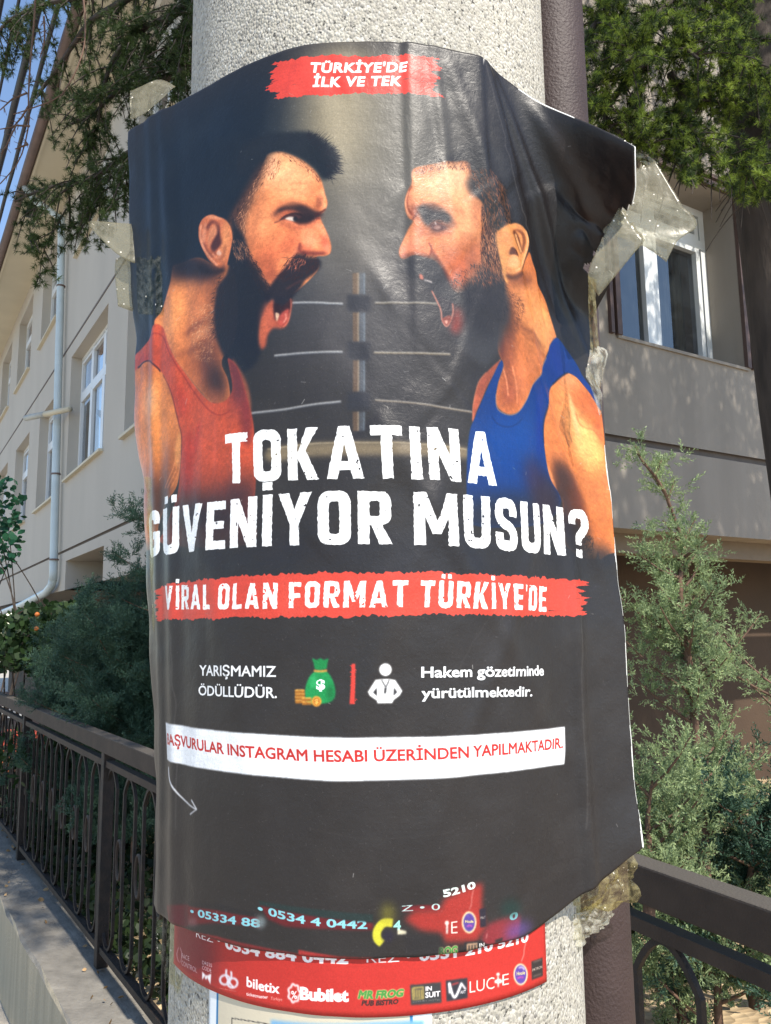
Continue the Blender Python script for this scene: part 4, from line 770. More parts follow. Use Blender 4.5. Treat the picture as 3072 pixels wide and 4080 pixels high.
    s.blob(*Hh((1334,890))[0],28,43,(222,208,160),1,bl=1); s.blob(*Hh((1334,890))[0],23,37,(84,62,140),1,bl=1); label(s,"Hoole",Hh((1306,898),(1366,888)),Hh((1306,872),(1366,862)),(214,208,130),.02); s.line(Hh((1310,920),(1332,910),(1356,914)),4,(206,70,150),.8); s.line(Hh((1320,842),(1345,838),(1362,856)),4,(220,214,220),.8)
    s.poly([Hh((1412,794),(1492,765),(1496,900),(1416,930))],(48,42,42),.8,smooth=False); label(s,"PATRON",Hh((1420,868),(1490,842)),Hh((1420,848),(1490,822)),(206,184,166),.005); s.line(Hh((1426,800),(1484,780)),4,(130,110,100),1,.7); s.line(Hh((1426,905),(1484,885)),4,(130,110,100),1,.7)
    g=noise(H,W,2,s.rng); s.a*=(1+.08*(g-.5))[...,None]; s.a=np.clip(s.a,0,1)
    return s,P,inv
def notice_art():
    P,wd=cyl_grid(838,1716,1.06,1.27,PR+.0005); W=int(wd*KPX/2); H=int(.21*KPX/2); inv=make_inverse(P,W,H); s=Sheet(H,W,inv,(196,186,164),10)
    s.poly([(0,0),(14,0),(14,H),(0,H)],(222,226,228),0,px=False,smooth=False); s.poly([(W-20,0),(W,0),(W,H),(W-20,H)],(222,226,228),0,px=False,smooth=False)
    s.poly([(13,0),(16,0),(16,H),(13,H)],(40,110,160),0,px=False,smooth=False); s.poly([(W-23,0),(W-20,0),(W-20,H),(W-23,H)],(40,110,160),0,px=False,smooth=False)
    s.line([(925,4056),(1200,4100)],3,(40,40,44),.4); s.line([(925,4056),(925,4300)],3,(40,40,44),.4)
    s.poly([(1080,4063),(1500,4072),(1690,4062),(1690,4120),(1080,4110)],(110,160,196),1,smooth=False)
    return s,P,inv
# ---------------------------------------------------------------- plant templates
def rosette(rng,n=26,L=.026,w=.0011):
    V=[];T=[]
    for i in range(n):
        a=rng.uniform(0,2*math.pi); e=math.acos(rng.uniform(-.15,1)); d=np.array([math.sin(e)*math.cos(a),math.sin(e)*math.sin(a),math.cos(e)]); l=L*rng.uniform(.7,1.1)
        s=np.cross(d,rng.normal(size=3)); s/=np.linalg.norm(s); k=len(V); V+=[s*w,-s*w,d*l*.8+s*w*.7,d*l]; T+=[(k,k+1,k+2),(k+1,k+3,k+2)]
    return np.array(V),np.array(T)
def sprig(rng,L=.07,n=11,w=.0016,sub=4):
    V=[];T=[]
    def leaf(p,d,l,w):
        s=np.cross(d,rng.normal(size=3)); s/=np.linalg.norm(s)+1e-9; k=len(V); V.extend([p-s*w*.4,p+s*w*.4,p+d*l*.55+s*w,p+d*l*.55-s*w,p+d*l]); T.extend([(k,k+1,k+2),(k,k+2,k+3),(k+3,k+2,k+4)])
    ax=np.array([0,0,1.]); leaf(np.zeros(3),ax,L,w*.6)
    for i in range(n):
        t=(i+.5)/n; a=i*2.4+rng.uniform(-.4,.4); e=rng.uniform(.6,.95); d=np.array([math.sin(e)*math.cos(a),math.sin(e)*math.sin(a)*.55,math.cos(e)]); d/=np.linalg.norm(d); p=ax*L*t; l=L*.5*(1-.55*t)*rng.uniform(.7,1.2)
        leaf(p,d,l,w)
        for j in range(sub):
            b=rng.normal(size=3)*.7+d; b/=np.linalg.norm(b); leaf(p+d*l*(.25+.2*j),b,l*.42,w*.95)
    return np.array(V),np.array(T)
def broadleaf(rng,L=.05):
    V=np.array([(0,0,0),(.3,.0,.35),(.34,.06,.7),(0,.1,1),(-.34,.06,.7),(-.3,.0,.35)],float)*L; return V,np.array([(0,1,5),(1,2,5),(2,4,5),(2,3,4)])
def pxp(px,py,Y):
    a,b,c=ray(px,py); return np.array([a/b*Y,Y,CAMZ+c/b*Y],float)
def inpoly(P,poly):
    x0,y0=np.array(poly,float).T; x1,y1=np.roll(x0,-1),np.roll(y0,-1); ins=np.zeros(len(P),bool)
    for i in range(len(x0)):
        c=((y0[i]>P[:,1])!=(y1[i]>P[:,1]))&(P[:,0]<(x1[i]-x0[i])*(P[:,1]-y0[i])/(y1[i]-y0[i]+1e-9)+x0[i]); ins^=c
    return ins
def scatter_px(poly,n,Y0,Y1,rng):
    A=np.array(poly,float); lo,hi=A.min(0),A.max(0); P=lo+(hi-lo)*rng.random((n*3,2)); P=P[inpoly(P,poly)][:n]; Y=rng.uniform(Y0,Y1,len(P)); return np.stack([pxp(x,y,d) for (x,y),d in zip(P,Y)])
ROS=[rosette(RG) for _ in range(5)]; SPR=[sprig(RG) for _ in range(5)]; SPC=[sprig(RG,.07,9,.0026,2) for _ in range(6)]
def foliage(name,temps,P,D,S,mat,parent,rng):
    k=rng.integers(0,len(temps),len(P)); parts=[]
    S=np.broadcast_to(np.asarray(S,float),(len(P),))
    for i,(tv,tt) in enumerate(temps):
        m=k==i
        if m.any(): parts.append(instance(tv,tt,frames(P[m],D[m],S[m],rng)))
    V,T=merge(parts); o=trimesh(name,V,T,mat,parent); o['kind']='stuff'; return o
def resample(pts,step):
    P=np.asarray(pts,float); P=crom(P,False,10); d=np.r_[0,np.cumsum(np.linalg.norm(np.diff(P,axis=0),axis=1))]; n=max(2,int(d[-1]/step)+1); t=np.linspace(0,d[-1],n)
    return np.stack([np.interp(t,d,P[:,k]) for k in range(3)],1)
# ================================================================ materials
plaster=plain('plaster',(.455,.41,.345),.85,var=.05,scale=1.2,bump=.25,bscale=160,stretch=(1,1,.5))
plaster2=plain('plaster_shaded',(.285,.25,.21),.85,var=.10,scale=2.0,bump=.25,bscale=160,stretch=(2.2,2.2,.3))  # darker copy of plaster, the right wall's shade put into its colour
cream=plain('cream_paint',(.56,.50,.37),.7,var=.04,scale=2)
brown=plain('brown_trim',(.085,.05,.04),.6,var=.15,scale=6)
groovem=plain('groove',(.12,.095,.08),.8,var=.1)
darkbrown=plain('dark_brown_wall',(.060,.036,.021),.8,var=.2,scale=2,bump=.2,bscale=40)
pvc=plain('white_pvc',(.68,.70,.70),.35,var=.03)
pipem=plain('downpipe_paint',(.50,.57,.58),.45,var=.08,scale=3)
gutterm=plain('gutter_paint',(.15,.10,.085),.6,var=.2,scale=4)
blackrub=plain('cable_sheath',(.02,.022,.028),.55)
curtain=plain('curtain_cloth',(.14,.15,.13),.9,var=.3,scale=14,stretch=(8,8,.3))
def glassmat():
    m,n,l,p=nmat('window_glass'); p.inputs['Base Color'].default_value=(.015,.02,.025,1); p.inputs['Roughness'].default_value=.03; p.inputs['Specular IOR Level'].default_value=1.0; p.inputs['Coat Weight'].default_value=.6; p.inputs['Coat Roughness'].default_value=.02
    p.inputs['Coat IOR'].default_value=2.2
    t=n.new('ShaderNodeBsdfTransparent'); mx=n.new('ShaderNodeMixShader'); mx.inputs[0].default_value=.72; l.new(t.outputs[0],mx.inputs[1]); l.new(p.outputs[0],mx.inputs[2]); l.new(mx.outputs[0],n['Material Output'].inputs[0]); return m
glass=glassmat()
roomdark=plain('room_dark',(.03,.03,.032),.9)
# ================================================================ ground
def gravelmat():
    m,n,l,p=nmat('dry_soil'); tc=n.new('ShaderNodeTexCoord'); v=n.new('ShaderNodeTexVoronoi'); v.inputs['Scale'].default_value=22; l.new(tc.outputs['Object'],v.inputs[0])
    r=n.new('ShaderNodeValToRGB'); r.color_ramp.elements[0].color=(.30,.21,.115,1); r.color_ramp.elements[1].color=(.62,.47,.28,1); l.new(v.outputs['Color'],r.inputs[0]); l.new(r.outputs[0],p.inputs['Base Color'])
    b=n.new('ShaderNodeBump'); b.inputs['Strength'].default_value=.8; b.inputs['Distance'].default_value=.02; l.new(v.outputs['Distance'],b.inputs['Height']); l.new(b.outputs[0],p.inputs['Normal']); p.inputs['Roughness'].default_value=.95; return m
asphalt=plain('pavement_pale',(.40,.355,.29),.9,var=.18,scale=6,bump=.4,bscale=90)
g=MB(); 
N=40; xs=np.concatenate([[-300,-60,-20],np.linspace(-10,10,N),[20,60,300]]); ys=np.concatenate([[-300,-60,-20],np.linspace(-10,16,N),[30,80,300]])
v=[(x,y,-.30+.012*math.sin(x*1.3)*math.cos(y*.9)) for y in ys for x in xs]; n_=len(xs)
f=[(j*n_+i,j*n_+i+1,(j+1)*n_+i+1,(j+1)*n_+i) for j in range(len(ys)-1) for i in range(n_-1)]
gr=g.add(v,f).build('ground',asphalt); tag(gr,kind='structure')
# raised garden bed behind both fences, following the fence line
FP=np.array([-.818,2.978]); FD=np.array([-.5496,.8354]); FN=np.array([-.8354,-.5496])   # left fence: point, direction, normal towards the street
soil=gravelmat()
bed=MB(); pts=[]
A=np.linspace(-3.6,14,30); Bv=np.linspace(.03,9,16)
for b in Bv:
    for a in A:
        q=FP+FD*a-FN*b; rise=.48*(1/(1+math.exp((a+1.2)*1.6)))
        pts.append((q[0],q[1],.10+rise+.03*math.sin(a*5+b*3)+.02*math.sin(a*11-b*7)))
bed.add(pts,[(j*30+i,j*30+i+1,(j+1)*30+i+1,(j+1)*30+i) for j in range(15) for i in range(29)])
o=bed.build('garden_bed',soil,smooth=True); tag(o,kind='structure')
# concrete ledge that carries the left fence
def ledgemat():
    m,n,l,p=nmat('ledge_concrete'); tc=n.new('ShaderNodeTexCoord'); a=n.new('ShaderNodeTexNoise'); a.inputs['Scale'].default_value=5; a.inputs['Detail'].default_value=9; a.inputs['Roughness'].default_value=.7; l.new(tc.outputs['Object'],a.inputs[0])
    r=n.new('ShaderNodeValToRGB'); r.color_ramp.elements[0].position=.3; r.color_ramp.elements[0].color=(.19,.175,.15,1); r.color_ramp.elements[1].position=.75; r.color_ramp.elements[1].color=(.36,.33,.28,1); l.new(a.outputs[0],r.inputs[0])
    g2=n.new('ShaderNodeNewGeometry'); sx=n.new('ShaderNodeSeparateXYZ'); l.new(g2.outputs['Normal'],sx.inputs[0]); mx=n.new('ShaderNodeMixRGB'); lt=n.new('ShaderNodeMath'); lt.operation='LESS_THAN'; lt.inputs[1].default_value=.5; l.new(sx.outputs['Z'],lt.inputs[0]); l.new(lt.outputs[0],mx.inputs[0]); l.new(r.outputs[0],mx.inputs[1]); mx.inputs[2].default_value=(.55,.46,.32,1)
    # upright faces mixed to a bright beige, with rain streaks
    mp=n.new('ShaderNodeMapping'); mp.inputs['Scale'].default_value=(9,9,.6); l.new(tc.outputs['Object'],mp.inputs[0]); st=n.new('ShaderNodeTexNoise'); st.inputs['Scale'].default_value=2; st.inputs['Detail'].default_value=5; l.new(mp.outputs[0],st.inputs[0])
    m3=n.new('ShaderNodeMixRGB'); m3.blend_type='MULTIPLY'; m3.inputs[0].default_value=.5; l.new(mx.outputs[0],m3.inputs[1]); l.new(st.outputs[0],m3.inputs[2]); l.new(m3.outputs[0],p.inputs['Base Color'])
    b=n.new('ShaderNodeBump'); b.inputs['Strength'].default_value=.5; b.inputs['Distance'].default_value=.01; c=n.new('ShaderNodeTexNoise'); c.inputs['Scale'].default_value=70; c.inputs['Detail'].default_value=6; l.new(tc.outputs['Object'],c.inputs[0]); l.new(c.outputs[0],b.inputs['Height']); l.new(b.outputs[0],p.inputs['Normal']); p.inputs['Roughness'].default_value=.92; return m
lm=ledgemat(); lg=MB(); na=90
prof_=[(.22,-.35),(.22,.118),(.208,.13),(.14,.131),(.05,.129),(-.08,.13),(-.10,.05)]
v=[]
for i,a in enumerate(np.linspace(-3.2,14,na)):
    for j,(w,z) in enumerate(prof_):
        q=FP+FD*a+FN*(w+(.006*R.uniform(-1,1) if j in(1,2) else 0)); v.append((q[0],q[1],z+(.004*R.uniform(-1,1) if 1<=j<=5 else 0)))
m_=len(prof_); lg.add(v,[(i*m_+j,i*m_+j+1,(i+1)*m_+j+1,(i+1)*m_+j) for i in range(na-1) for j in range(m_-1)])
lo=lg.build('low_wall',lm); tag(lo,'low concrete wall with a grey top carrying the railing on the left','wall')
# dry leaves and grit on the ledge
V=[];parts=[]
bl=[broadleaf(RG,.035)]
P=[];D=[]
for _ in range(46):
    a=RG.uniform(-1.2,3.5); w=RG.uniform(-.05,.19); q=FP+FD*a+FN*w; P.append((q[0],q[1],.137)); D.append((RG.normal(),RG.normal(),.12))
litter=foliage('leaf_litter',bl,np.array(P),np.array(D),RG.uniform(.4,1,46),plain('dry_leaf',(.30,.19,.09),.8,var=.4,scale=30),None,RG); tag(litter,'dry fallen leaves scattered on the grey wall top','leaves',kind='stuff')
# ================================================================ apartment building
K=np.array([.026,4.25]); DL=np.array([-.527,.85]); DR=np.array([.85,.527]); NL=np.array([-.85,-.527]); NR=np.array([.527,-.85])
for q in (DL,DR,NL,NR): q/=np.linalg.norm(q)
bld=empty('apartment_building',(K[0],K[1],-.3)); tag(bld,'beige plastered apartment block with white framed windows behind the pole','building')
def W3(side,t,z,off=0):
    d,n=(DL,NL) if side=='L' else (DR,NR); q=K+d*t+n*off; return np.array([q[0],q[1],z])
def wallpanel(name,side,t0,t1,z0,z1,holes,depth,mat,off=0):
    ts=sorted({t0,t1,*[h[0] for h in holes],*[h[1] for h in holes]}); zs=sorted({z0,z1,*[h[2] for h in holes],*[h[3] for h in holes]}); m=MB()
    ts=[t for t in ts if t0<=t<=t1]; zs=[z for z in zs if z0<=z<=z1]
    for a,b in zip(ts,ts[1:]):
        for c,d in zip(zs,zs[1:]):
            tm,zm=(a+b)/2,(c+d)/2
            if any(h[0]<tm<h[1] and h[2]<zm<h[3] for h in holes): continue
            m.add([W3(side,a,c,off),W3(side,b,c,off),W3(side,b,d,off),W3(side,a,d,off)],[(0,1,2,3)])
    for h in holes:
        e=[(h[0],h[2]),(h[1],h[2]),(h[1],h[3]),(h[0],h[3])]
        for i in range(4):
            (ta,za),(tb,zb)=e[i],e[(i+1)%4]; m.add([W3(side,ta,za,off),W3(side,tb,zb,off),W3(side,tb,zb,off-depth),W3(side,ta,za,off-depth)],[(0,1,2,3)])
    return m.build(name,mat,bld)
HL=[(7.0,9.5,3.85,5.85),(10.4,12.5,3.74,5.57),(13.8,15.8,3.74,5.57),(17.2,19.2,3.74,5.57),(3.4,5.9,3.78,5.55),
    (7.35,9.44,7.53,8.8),(11.0,12.95,7.07,8.75),(14.3,16.4,7.07,8.75),(17.7,19.6,7.07,8.75),(4.2,5.7,7.07,8.75)]
DEP=.22
Ht=9.12
wallpanel('wall','L',0,24,2.75,Ht,HL,DEP,plaster)
wallpanel('wall','L',0,24,2.13,2.71,[(6.72,9.2,2.13,2.57)],1.2,plaster)
HR=[(1.86,3.24,3.45,4.86),(2.2,3.6,6.6,8.2),(5.2,7.0,3.45,4.86)]
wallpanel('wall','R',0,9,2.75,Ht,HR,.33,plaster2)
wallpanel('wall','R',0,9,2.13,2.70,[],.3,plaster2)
m=MB()
for side,L in (('L',24),('R',9)):   # recessed joint band and soffits
    m.add([W3(side,0,2.69,-.03),W3(side,L,2.69,-.03),W3(side,L,2.77,-.03),W3(side,0,2.77,-.03)],[(0,1,2,3)])
m.build('joint_band',groovem,bld)
m=MB(); m.box(W3('L',12,6.10,.002),(24,.012,.035),np.array([[*DL,0],[*NL,0],[0,0,1]])); m.build('joint_line',groovem,bld)
m=MB()
m.add([W3('L',0,2.13,0),W3('L',24,2.13,0),W3('L',24,2.13,-1.3),W3('L',0,2.13,-1.3)],[(0,1,2,3)]); m.add([W3('R',0,2.13,0),W3('R',9,2.13,0),W3('R',9,2.13,-.28),W3('R',0,2.13,-.28)],[(0,1,2,3)]); m.build('soffit',plaster2,bld)
m=MB(); U=np.array([[*DR,0],[*NR,0],[0,0,1]]); m.box(W3('R',4.6,2.07,-.28),(9.2,.16,.15),U); m.build('beam',plain('beam_paint',(.20,.155,.11),.8,var=.1),bld)
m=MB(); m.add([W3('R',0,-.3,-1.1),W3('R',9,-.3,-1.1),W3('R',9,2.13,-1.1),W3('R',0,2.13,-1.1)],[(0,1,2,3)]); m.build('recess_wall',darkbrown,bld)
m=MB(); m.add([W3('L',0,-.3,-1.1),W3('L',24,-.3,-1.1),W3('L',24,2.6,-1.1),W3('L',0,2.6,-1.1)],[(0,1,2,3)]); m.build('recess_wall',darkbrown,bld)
# dark posts/door frames under the overhang on the right
m=MB(); m.box(W3('R',1.75,1.0,-.9),(.07,.07,2.3),U); m.build('steel_post',plain('grey_steel',(.12,.14,.15),.5),bld); m=MB(); m.box(W3('R',2.15,1.0,-.95),(.07,.07,2.3),U); m.build('steel_post',brown,bld)
# eaves
UL=np.array([[*DL,0],[*NL,0],[0,0,1]])
m=MB(); m.add([W3('L',-1,Ht,0),W3('L',24,Ht,0),W3('L',24,Ht-.02,.62),W3('L',-1,Ht-.02,.62)],[(0,1,2,3)]); m.box(W3('L',11.5,Ht+.07,.64),(25,.04,.22),UL); m.build('eaves',cream,bld)
m=MB(); m.add([W3('L',-1,Ht+.16,.7),W3('L',24,Ht+.16,.7),W3('L',24,Ht+2.4,-5),W3('L',-1,Ht+2.4,-5)],[(0,1,2,3)]); m.add([W3('R',-1,Ht+.16,.7),W3('R',12,Ht+.16,.7),W3('R',12,Ht+2.4,-5),W3('R',-1,Ht+2.4,-5)],[(0,1,2,3)]); m.build('roof',plain('roof_tile',(.20,.09,.06),.8,var=.2),bld)
m=MB(); m.tube([W3('L',t,Ht+.03+.01*math.sin(t*2),.735) for t in np.linspace(-1,24,40)],.075,8); gt=m.build('gutter',gutterm,bld,True)
m=MB(); m.box((0,0,0),(.03,.17,.02),UL); cl=None
for t in np.arange(.3,24,1.1):
    if cl is None: cl=m.build('gutter_clip',gutterm,gt); cl.matrix_parent_inverse=Matrix.Translation(-bld.location); cl.location=W3('L',t,Ht-.05,.735); continue
    c_=cl.copy(); COL.objects.link(c_); c_.location=W3('L',t,Ht-.05,.735)
m=MB(); m.add([W3('R',-.5,Ht,0),W3('R',9,Ht,0),W3('R',9,Ht,.6),W3('R',-.5,Ht,.6)],[(0,1,2,3)]); m.build('eaves',cream,bld)
# downpipe with brackets and the slanted foot
m=MB(); pts=[W3('L',10.55,Ht-.02,.7),W3('L',10.5,Ht-.25,.55),W3('L',10.35,Ht-.55,.12),W3('L',10.2,7,.1),W3('L',9.9,4.5,.1),W3('L',9.62,2.45,.1),W3('L',9.62,2.30,.1)]
dp=m.tube(pts,.062,12).build('downpipe',pipem,bld,True)
m=MB(); m.tube([W3('L',9.62,2.34,.1),W3('L',9.75,2.22,.1),W3('L',10.2,2.14,.1),W3('L',13,2.02,.1),W3('L',18,1.9,.1)],.062,12).build('foot_pipe',pipem,dp,True)
for t,z in ((10.22,7.3),(9.82,4.0),(9.62,2.62)):
    m=MB(); m.tube([W3('L',t+.0,z-.012,.1),W3('L',t,z+.012,.1)],.072,12).build('pipe_clip',gutterm,dp)
m=MB(); m.tube([W3('L',9.3,4.95,.02),W3('L',9.9,4.97,.3)],.045,10).build('vent_pipe',cream,bld,True); m=MB(); m.tube([W3('L',9.9,4.97,.3),W3('L',10.35,4.98,.52)],.048,10).build('vent_pipe',plain('vent_grey',(.42,.42,.38),.6),bld,True)
# mouldings, windows
def window(side,h,depth,cols,transom,mat=pvc,sill=True,moulding=False,closed=False):
    t0,t1,z0,z1=h; d=UL if side=='L' else U; w=empty('window',tuple(W3(side,(t0+t1)/2,z0,-depth))); w.parent=bld; w.matrix_parent_inverse=Matrix.Translation(-bld.location)
    def sub(mb,name,ma): 
        o=mb.build(name,ma); o.parent=w; o.matrix_parent_inverse=Matrix.Translation(-w.location); return o
    o_=-depth+.03; fw=.06
    fr=MB(); c=lambda t,z,o=o_: W3(side,t,z,o)
    fr.box(c((t0+t1)/2,z0+fw/2),(t1-t0,.06,fw),d); fr.box(c((t0+t1)/2,z1-fw/2),(t1-t0,.06,fw),d); fr.box(c(t0+fw/2,(z0+z1)/2),(fw,.058,z1-z0-2*fw),d); fr.box(c(t1-fw/2,(z0+z1)/2),(fw,.058,z1-z0-2*fw),d)
    ts=np.linspace(t0+fw,t1-fw,cols+1)
    for t in ts[1:-1]: fr.box(c(t,(z0+z1)/2),(fw*1.25,.07,z1-z0-2*fw),d)
    zz=[z0+fw,z1-fw]
    if transom: zt=z0+(z1-z0)*transom; fr.box(c((t0+t1)/2,zt,o_+.004),(t1-t0-2*fw,.07,fw*1.2),d); zz=[z0+fw,zt,z1-fw]
    sub(fr,'window_frame',mat)
    for i in range(cols):
        for a,b in zip(zz,zz[1:]):
            sh=MB(); a0,a1=ts[i]+.03,ts[i+1]-.03; q=.045
            sh.box(c((a0+a1)/2,a+.03+q/2,o_+.012),(a1-a0,.05,q),d); sh.box(c((a0+a1)/2,b-.03-q/2,o_+.012),(a1-a0,.05,q),d); sh.box(c(a0+q/2,(a+b)/2,o_+.012),(q,.048,b-a-.06-2*q),d); sh.box(c(a1-q/2,(a+b)/2,o_+.012),(q,.048,b-a-.06-2*q),d); sub(sh,'sash',mat)
            pn=MB(); pn.add([W3(side,a0,a,o_-.005),W3(side,a1,a,o_-.005),W3(side,a1,b,o_-.005),W3(side,a0,b,o_-.005)],[(0,1,2,3)]); sub(pn,'pane',glass)
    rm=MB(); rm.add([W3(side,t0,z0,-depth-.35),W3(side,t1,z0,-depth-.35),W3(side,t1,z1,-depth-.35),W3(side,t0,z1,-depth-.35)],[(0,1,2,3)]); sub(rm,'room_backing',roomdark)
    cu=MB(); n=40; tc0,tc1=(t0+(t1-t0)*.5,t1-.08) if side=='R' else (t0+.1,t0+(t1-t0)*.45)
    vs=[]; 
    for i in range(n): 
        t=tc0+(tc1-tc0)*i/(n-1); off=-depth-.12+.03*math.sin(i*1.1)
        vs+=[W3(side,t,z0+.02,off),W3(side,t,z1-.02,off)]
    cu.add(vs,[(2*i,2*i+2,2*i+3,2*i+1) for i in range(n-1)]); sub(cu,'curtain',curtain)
    if sill: 
        s_=MB(); s_.box(W3(side,(t0+t1)/2,z0-.010 if side=='R' else z0-.012,-depth/2+(.008 if side=='R' else .03)),(t1-t0+.06,depth+(.016 if side=='R' else .06),.022 if side=='R' else .035),d); sub(s_,'sill',plaster2 if side=='R' else cream)
    if moulding:
        for k,(e,th) in enumerate(((.0,.045),(.075,.03))):
            mo=MB(); mo.box(W3(side,(t0+t1)/2,z1+e+th/2,.012),(t1-t0+2*(e+th),.035,th),d); 
            for tt in (t0-e-th/2,t1+e+th/2): mo.box(W3(side,tt,(z0+z1)/2+e/2,.012),(th,.033,z1-z0+e),d)
            sub(mo,'moulding',brown)
    return w
for h,c,tr in ((HL[0],3,.66),(HL[1],2,.66),(HL[2],2,.66),(HL[3],2,.66),(HL[4],3,.66),(HL[5],2,0),(HL[6],2,.66),(HL[7],2,.66),(HL[8],2,.66),(HL[9],2,.66)): window('L',h,DEP,c,tr)
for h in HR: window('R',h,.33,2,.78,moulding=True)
# side wall closing the block far right / left and rear
m=MB(); m.add([W3('R',9,-.3,0),W3('R',9,-.3,-9),W3('R',9,Ht,-9),W3('R',9,Ht,0)],[(0,1,2,3)]); m.build('end_wall',plaster2,bld)
# security lamp
m=MB(); m.box(W3('L',11.2,Ht-.12,.5),(.32,.16,.1),UL,bev=.01); lamp=m.build('camera_box',blackrub); m=MB()
lamp.name='security_camera'; tag(lamp,'small black security camera under the eaves on the left','camera')
# cables along the eaves
for i,(o_,z_,r_,lab) in enumerate(((.95,Ht+.05,.03,'thin black cable nearest the roof gutter'),(1.12,Ht+.25,.05,'thick twisted black cable bundle beside the gutter'),(1.34,Ht+.3,.02,'slim black cable second from the sky'),(1.52,Ht+.42,.035,'outermost black cable against the blue sky'))):
    m=MB(); o=m.tube([W3('L',t,z_-.10*math.sin((t-2)/24*math.pi)+.02*math.sin(t*3+i),o_) for t in np.linspace(-1,24,50)],r_,8).build('cable',blackrub,None,True); tag(o,lab,'cable')
# ================================================================ railings
iron=plain('railing_paint',(.014,.013,.013),.66,col2=(.036,.025,.02),scale=26,bump=.35,bscale=120,spec=.3)
def railmat():
    m,n,l,p=nmat('weathered_rail'); tc=n.new('ShaderNodeTexCoord'); a=n.new('ShaderNodeTexNoise'); a.inputs['Scale'].default_value=14; a.inputs['Detail'].default_value=8; l.new(tc.outputs['Object'],a.inputs[0]); g=n.new('ShaderNodeNewGeometry'); sx=n.new('ShaderNodeSeparateXYZ'); l.new(g.outputs['Normal'],sx.inputs[0])
    # upward faces mixed to a lighter grey-brown
    r=n.new('ShaderNodeValToRGB'); r.color_ramp.elements[0].color=(.022,.016,.014,1); r.color_ramp.elements[1].color=(.07,.05,.038,1); l.new(a.outputs[0],r.inputs[0]); mx=n.new('ShaderNodeMixRGB'); mx.inputs[2].default_value=(.10,.09,.078,1); mm=n.new('ShaderNodeMath'); mm.operation='MULTIPLY'; mm.use_clamp=True; mm.inputs[1].default_value=.8; l.new(sx.outputs['Z'],mm.inputs[0]); l.new(mm.outputs[0],mx.inputs[0]); l.new(r.outputs[0],mx.inputs[1]); l.new(mx.outputs[0],p.inputs['Base Color'])
    b=n.new('ShaderNodeBump'); b.inputs['Strength'].default_value=.4; b.inputs['Distance'].default_value=.004; c=n.new('ShaderNodeTexNoise'); c.inputs['Scale'].default_value=220; l.new(tc.outputs['Object'],c.inputs[0]); l.new(c.outputs[0],b.inputs['Height']); l.new(b.outputs[0],p.inputs['Normal']); p.inputs['Roughness'].default_value=.7; p.inputs['Specular IOR Level'].default_value=.22; return m
railm=railmat()
def railing(P0,D,N,a0,a1,posts,zb,label,zt=1.06,off=0,bay=.262):
    D=np.array([*D,0.]); N=np.array([*N,0.]); P0=np.array([*P0,0.]); Ux=np.array([D,N,[0,0,1.]])
    f=empty('railing',tuple(P0+D*posts[0]+[0,0,zb])); tag(f,label,'railing')
    c=lambda a,z,o=0: P0+D*a+N*(o+off)+np.array([0,0,z])
    m=MB(); m.box(c((a0+a1)/2,zt-.035),(a1-a0,.055,.07),Ux,bev=.004); m.build('top_rail',railm,f)
    m=MB(); m.box(c((a0+a1)/2,zt-.115),(a1-a0,.032,.026),Ux); m.build('middle_rail',railm,f)
    m=MB(); m.box(c((a0+a1)/2,zb+.075),(a1-a0,.032,.026),Ux); m.build('bottom_rail',iron,f)
    for a in posts: m=MB(); m.box(c(a,(zb+zt-.07)/2),(.048,.048,zt-.07-zb),Ux,bev=.003); m.build('post',iron,f)
    ztop=zt-.13; zbot=zb+.09; xs=np.arange(a0+.12,a1-.05,bay); k=0
    for x in xs:
        if any(abs(x-p)<.09 for p in posts): x+=.0
        hw=.075; s=.07
        pts=[c(x-hw,zbot+s)]+[c(x-hw,z) for z in np.linspace(zbot+s+.05,ztop-s,4)]
        for t in np.linspace(0,1,9)[1:]: pts.append(c(x-hw+hw*t,ztop-s+s*math.sin(t*math.pi/2)**.9))
        right=[P for P in pts[::-1][1:]]; right=[P+D*2*((x-(P-P0)@D)) for P in right]
        pts=pts+right
        btm=[c(x-hw,zbot+s),c(x-hw*.6,zbot+.02),c(x,zbot),c(x+hw*.6,zbot+.02),c(x+hw,zbot+s)]
        m=MB(); m.bar(pts,.012,.012,N); o=m.build('arch_bar',iron,f); m=MB(); m.bar(crom(btm,False,4),.012,.012,N); m.build('scroll_bar',iron,f)
        xr=x+bay/2; zc=(ztop+zbot)/2+.02
        if xr<a1-.02:
            m=MB(); m.tube([c(xr+.034*math.cos(t),zc+.075*math.sin(t)) for t in np.linspace(0,2*math.pi,22)],.0068,6,cap=False); m.build('ring',railm,f)
    return f
railing(FP,FD,FN,-.55,6.2,[.70,2.63,4.56],.13,'dark iron railing with arched bars on the grey wall at left')
RP=np.array([.455,1.652]); RD=np.array([.454,-.891]); RN=np.array([-.891,-.454])
railing(RP,RD,RN,-.62,1.5,[-.5],.30,'dark iron railing with a thick rail behind the brown pipe at right',zt=1.06,bay=.30)
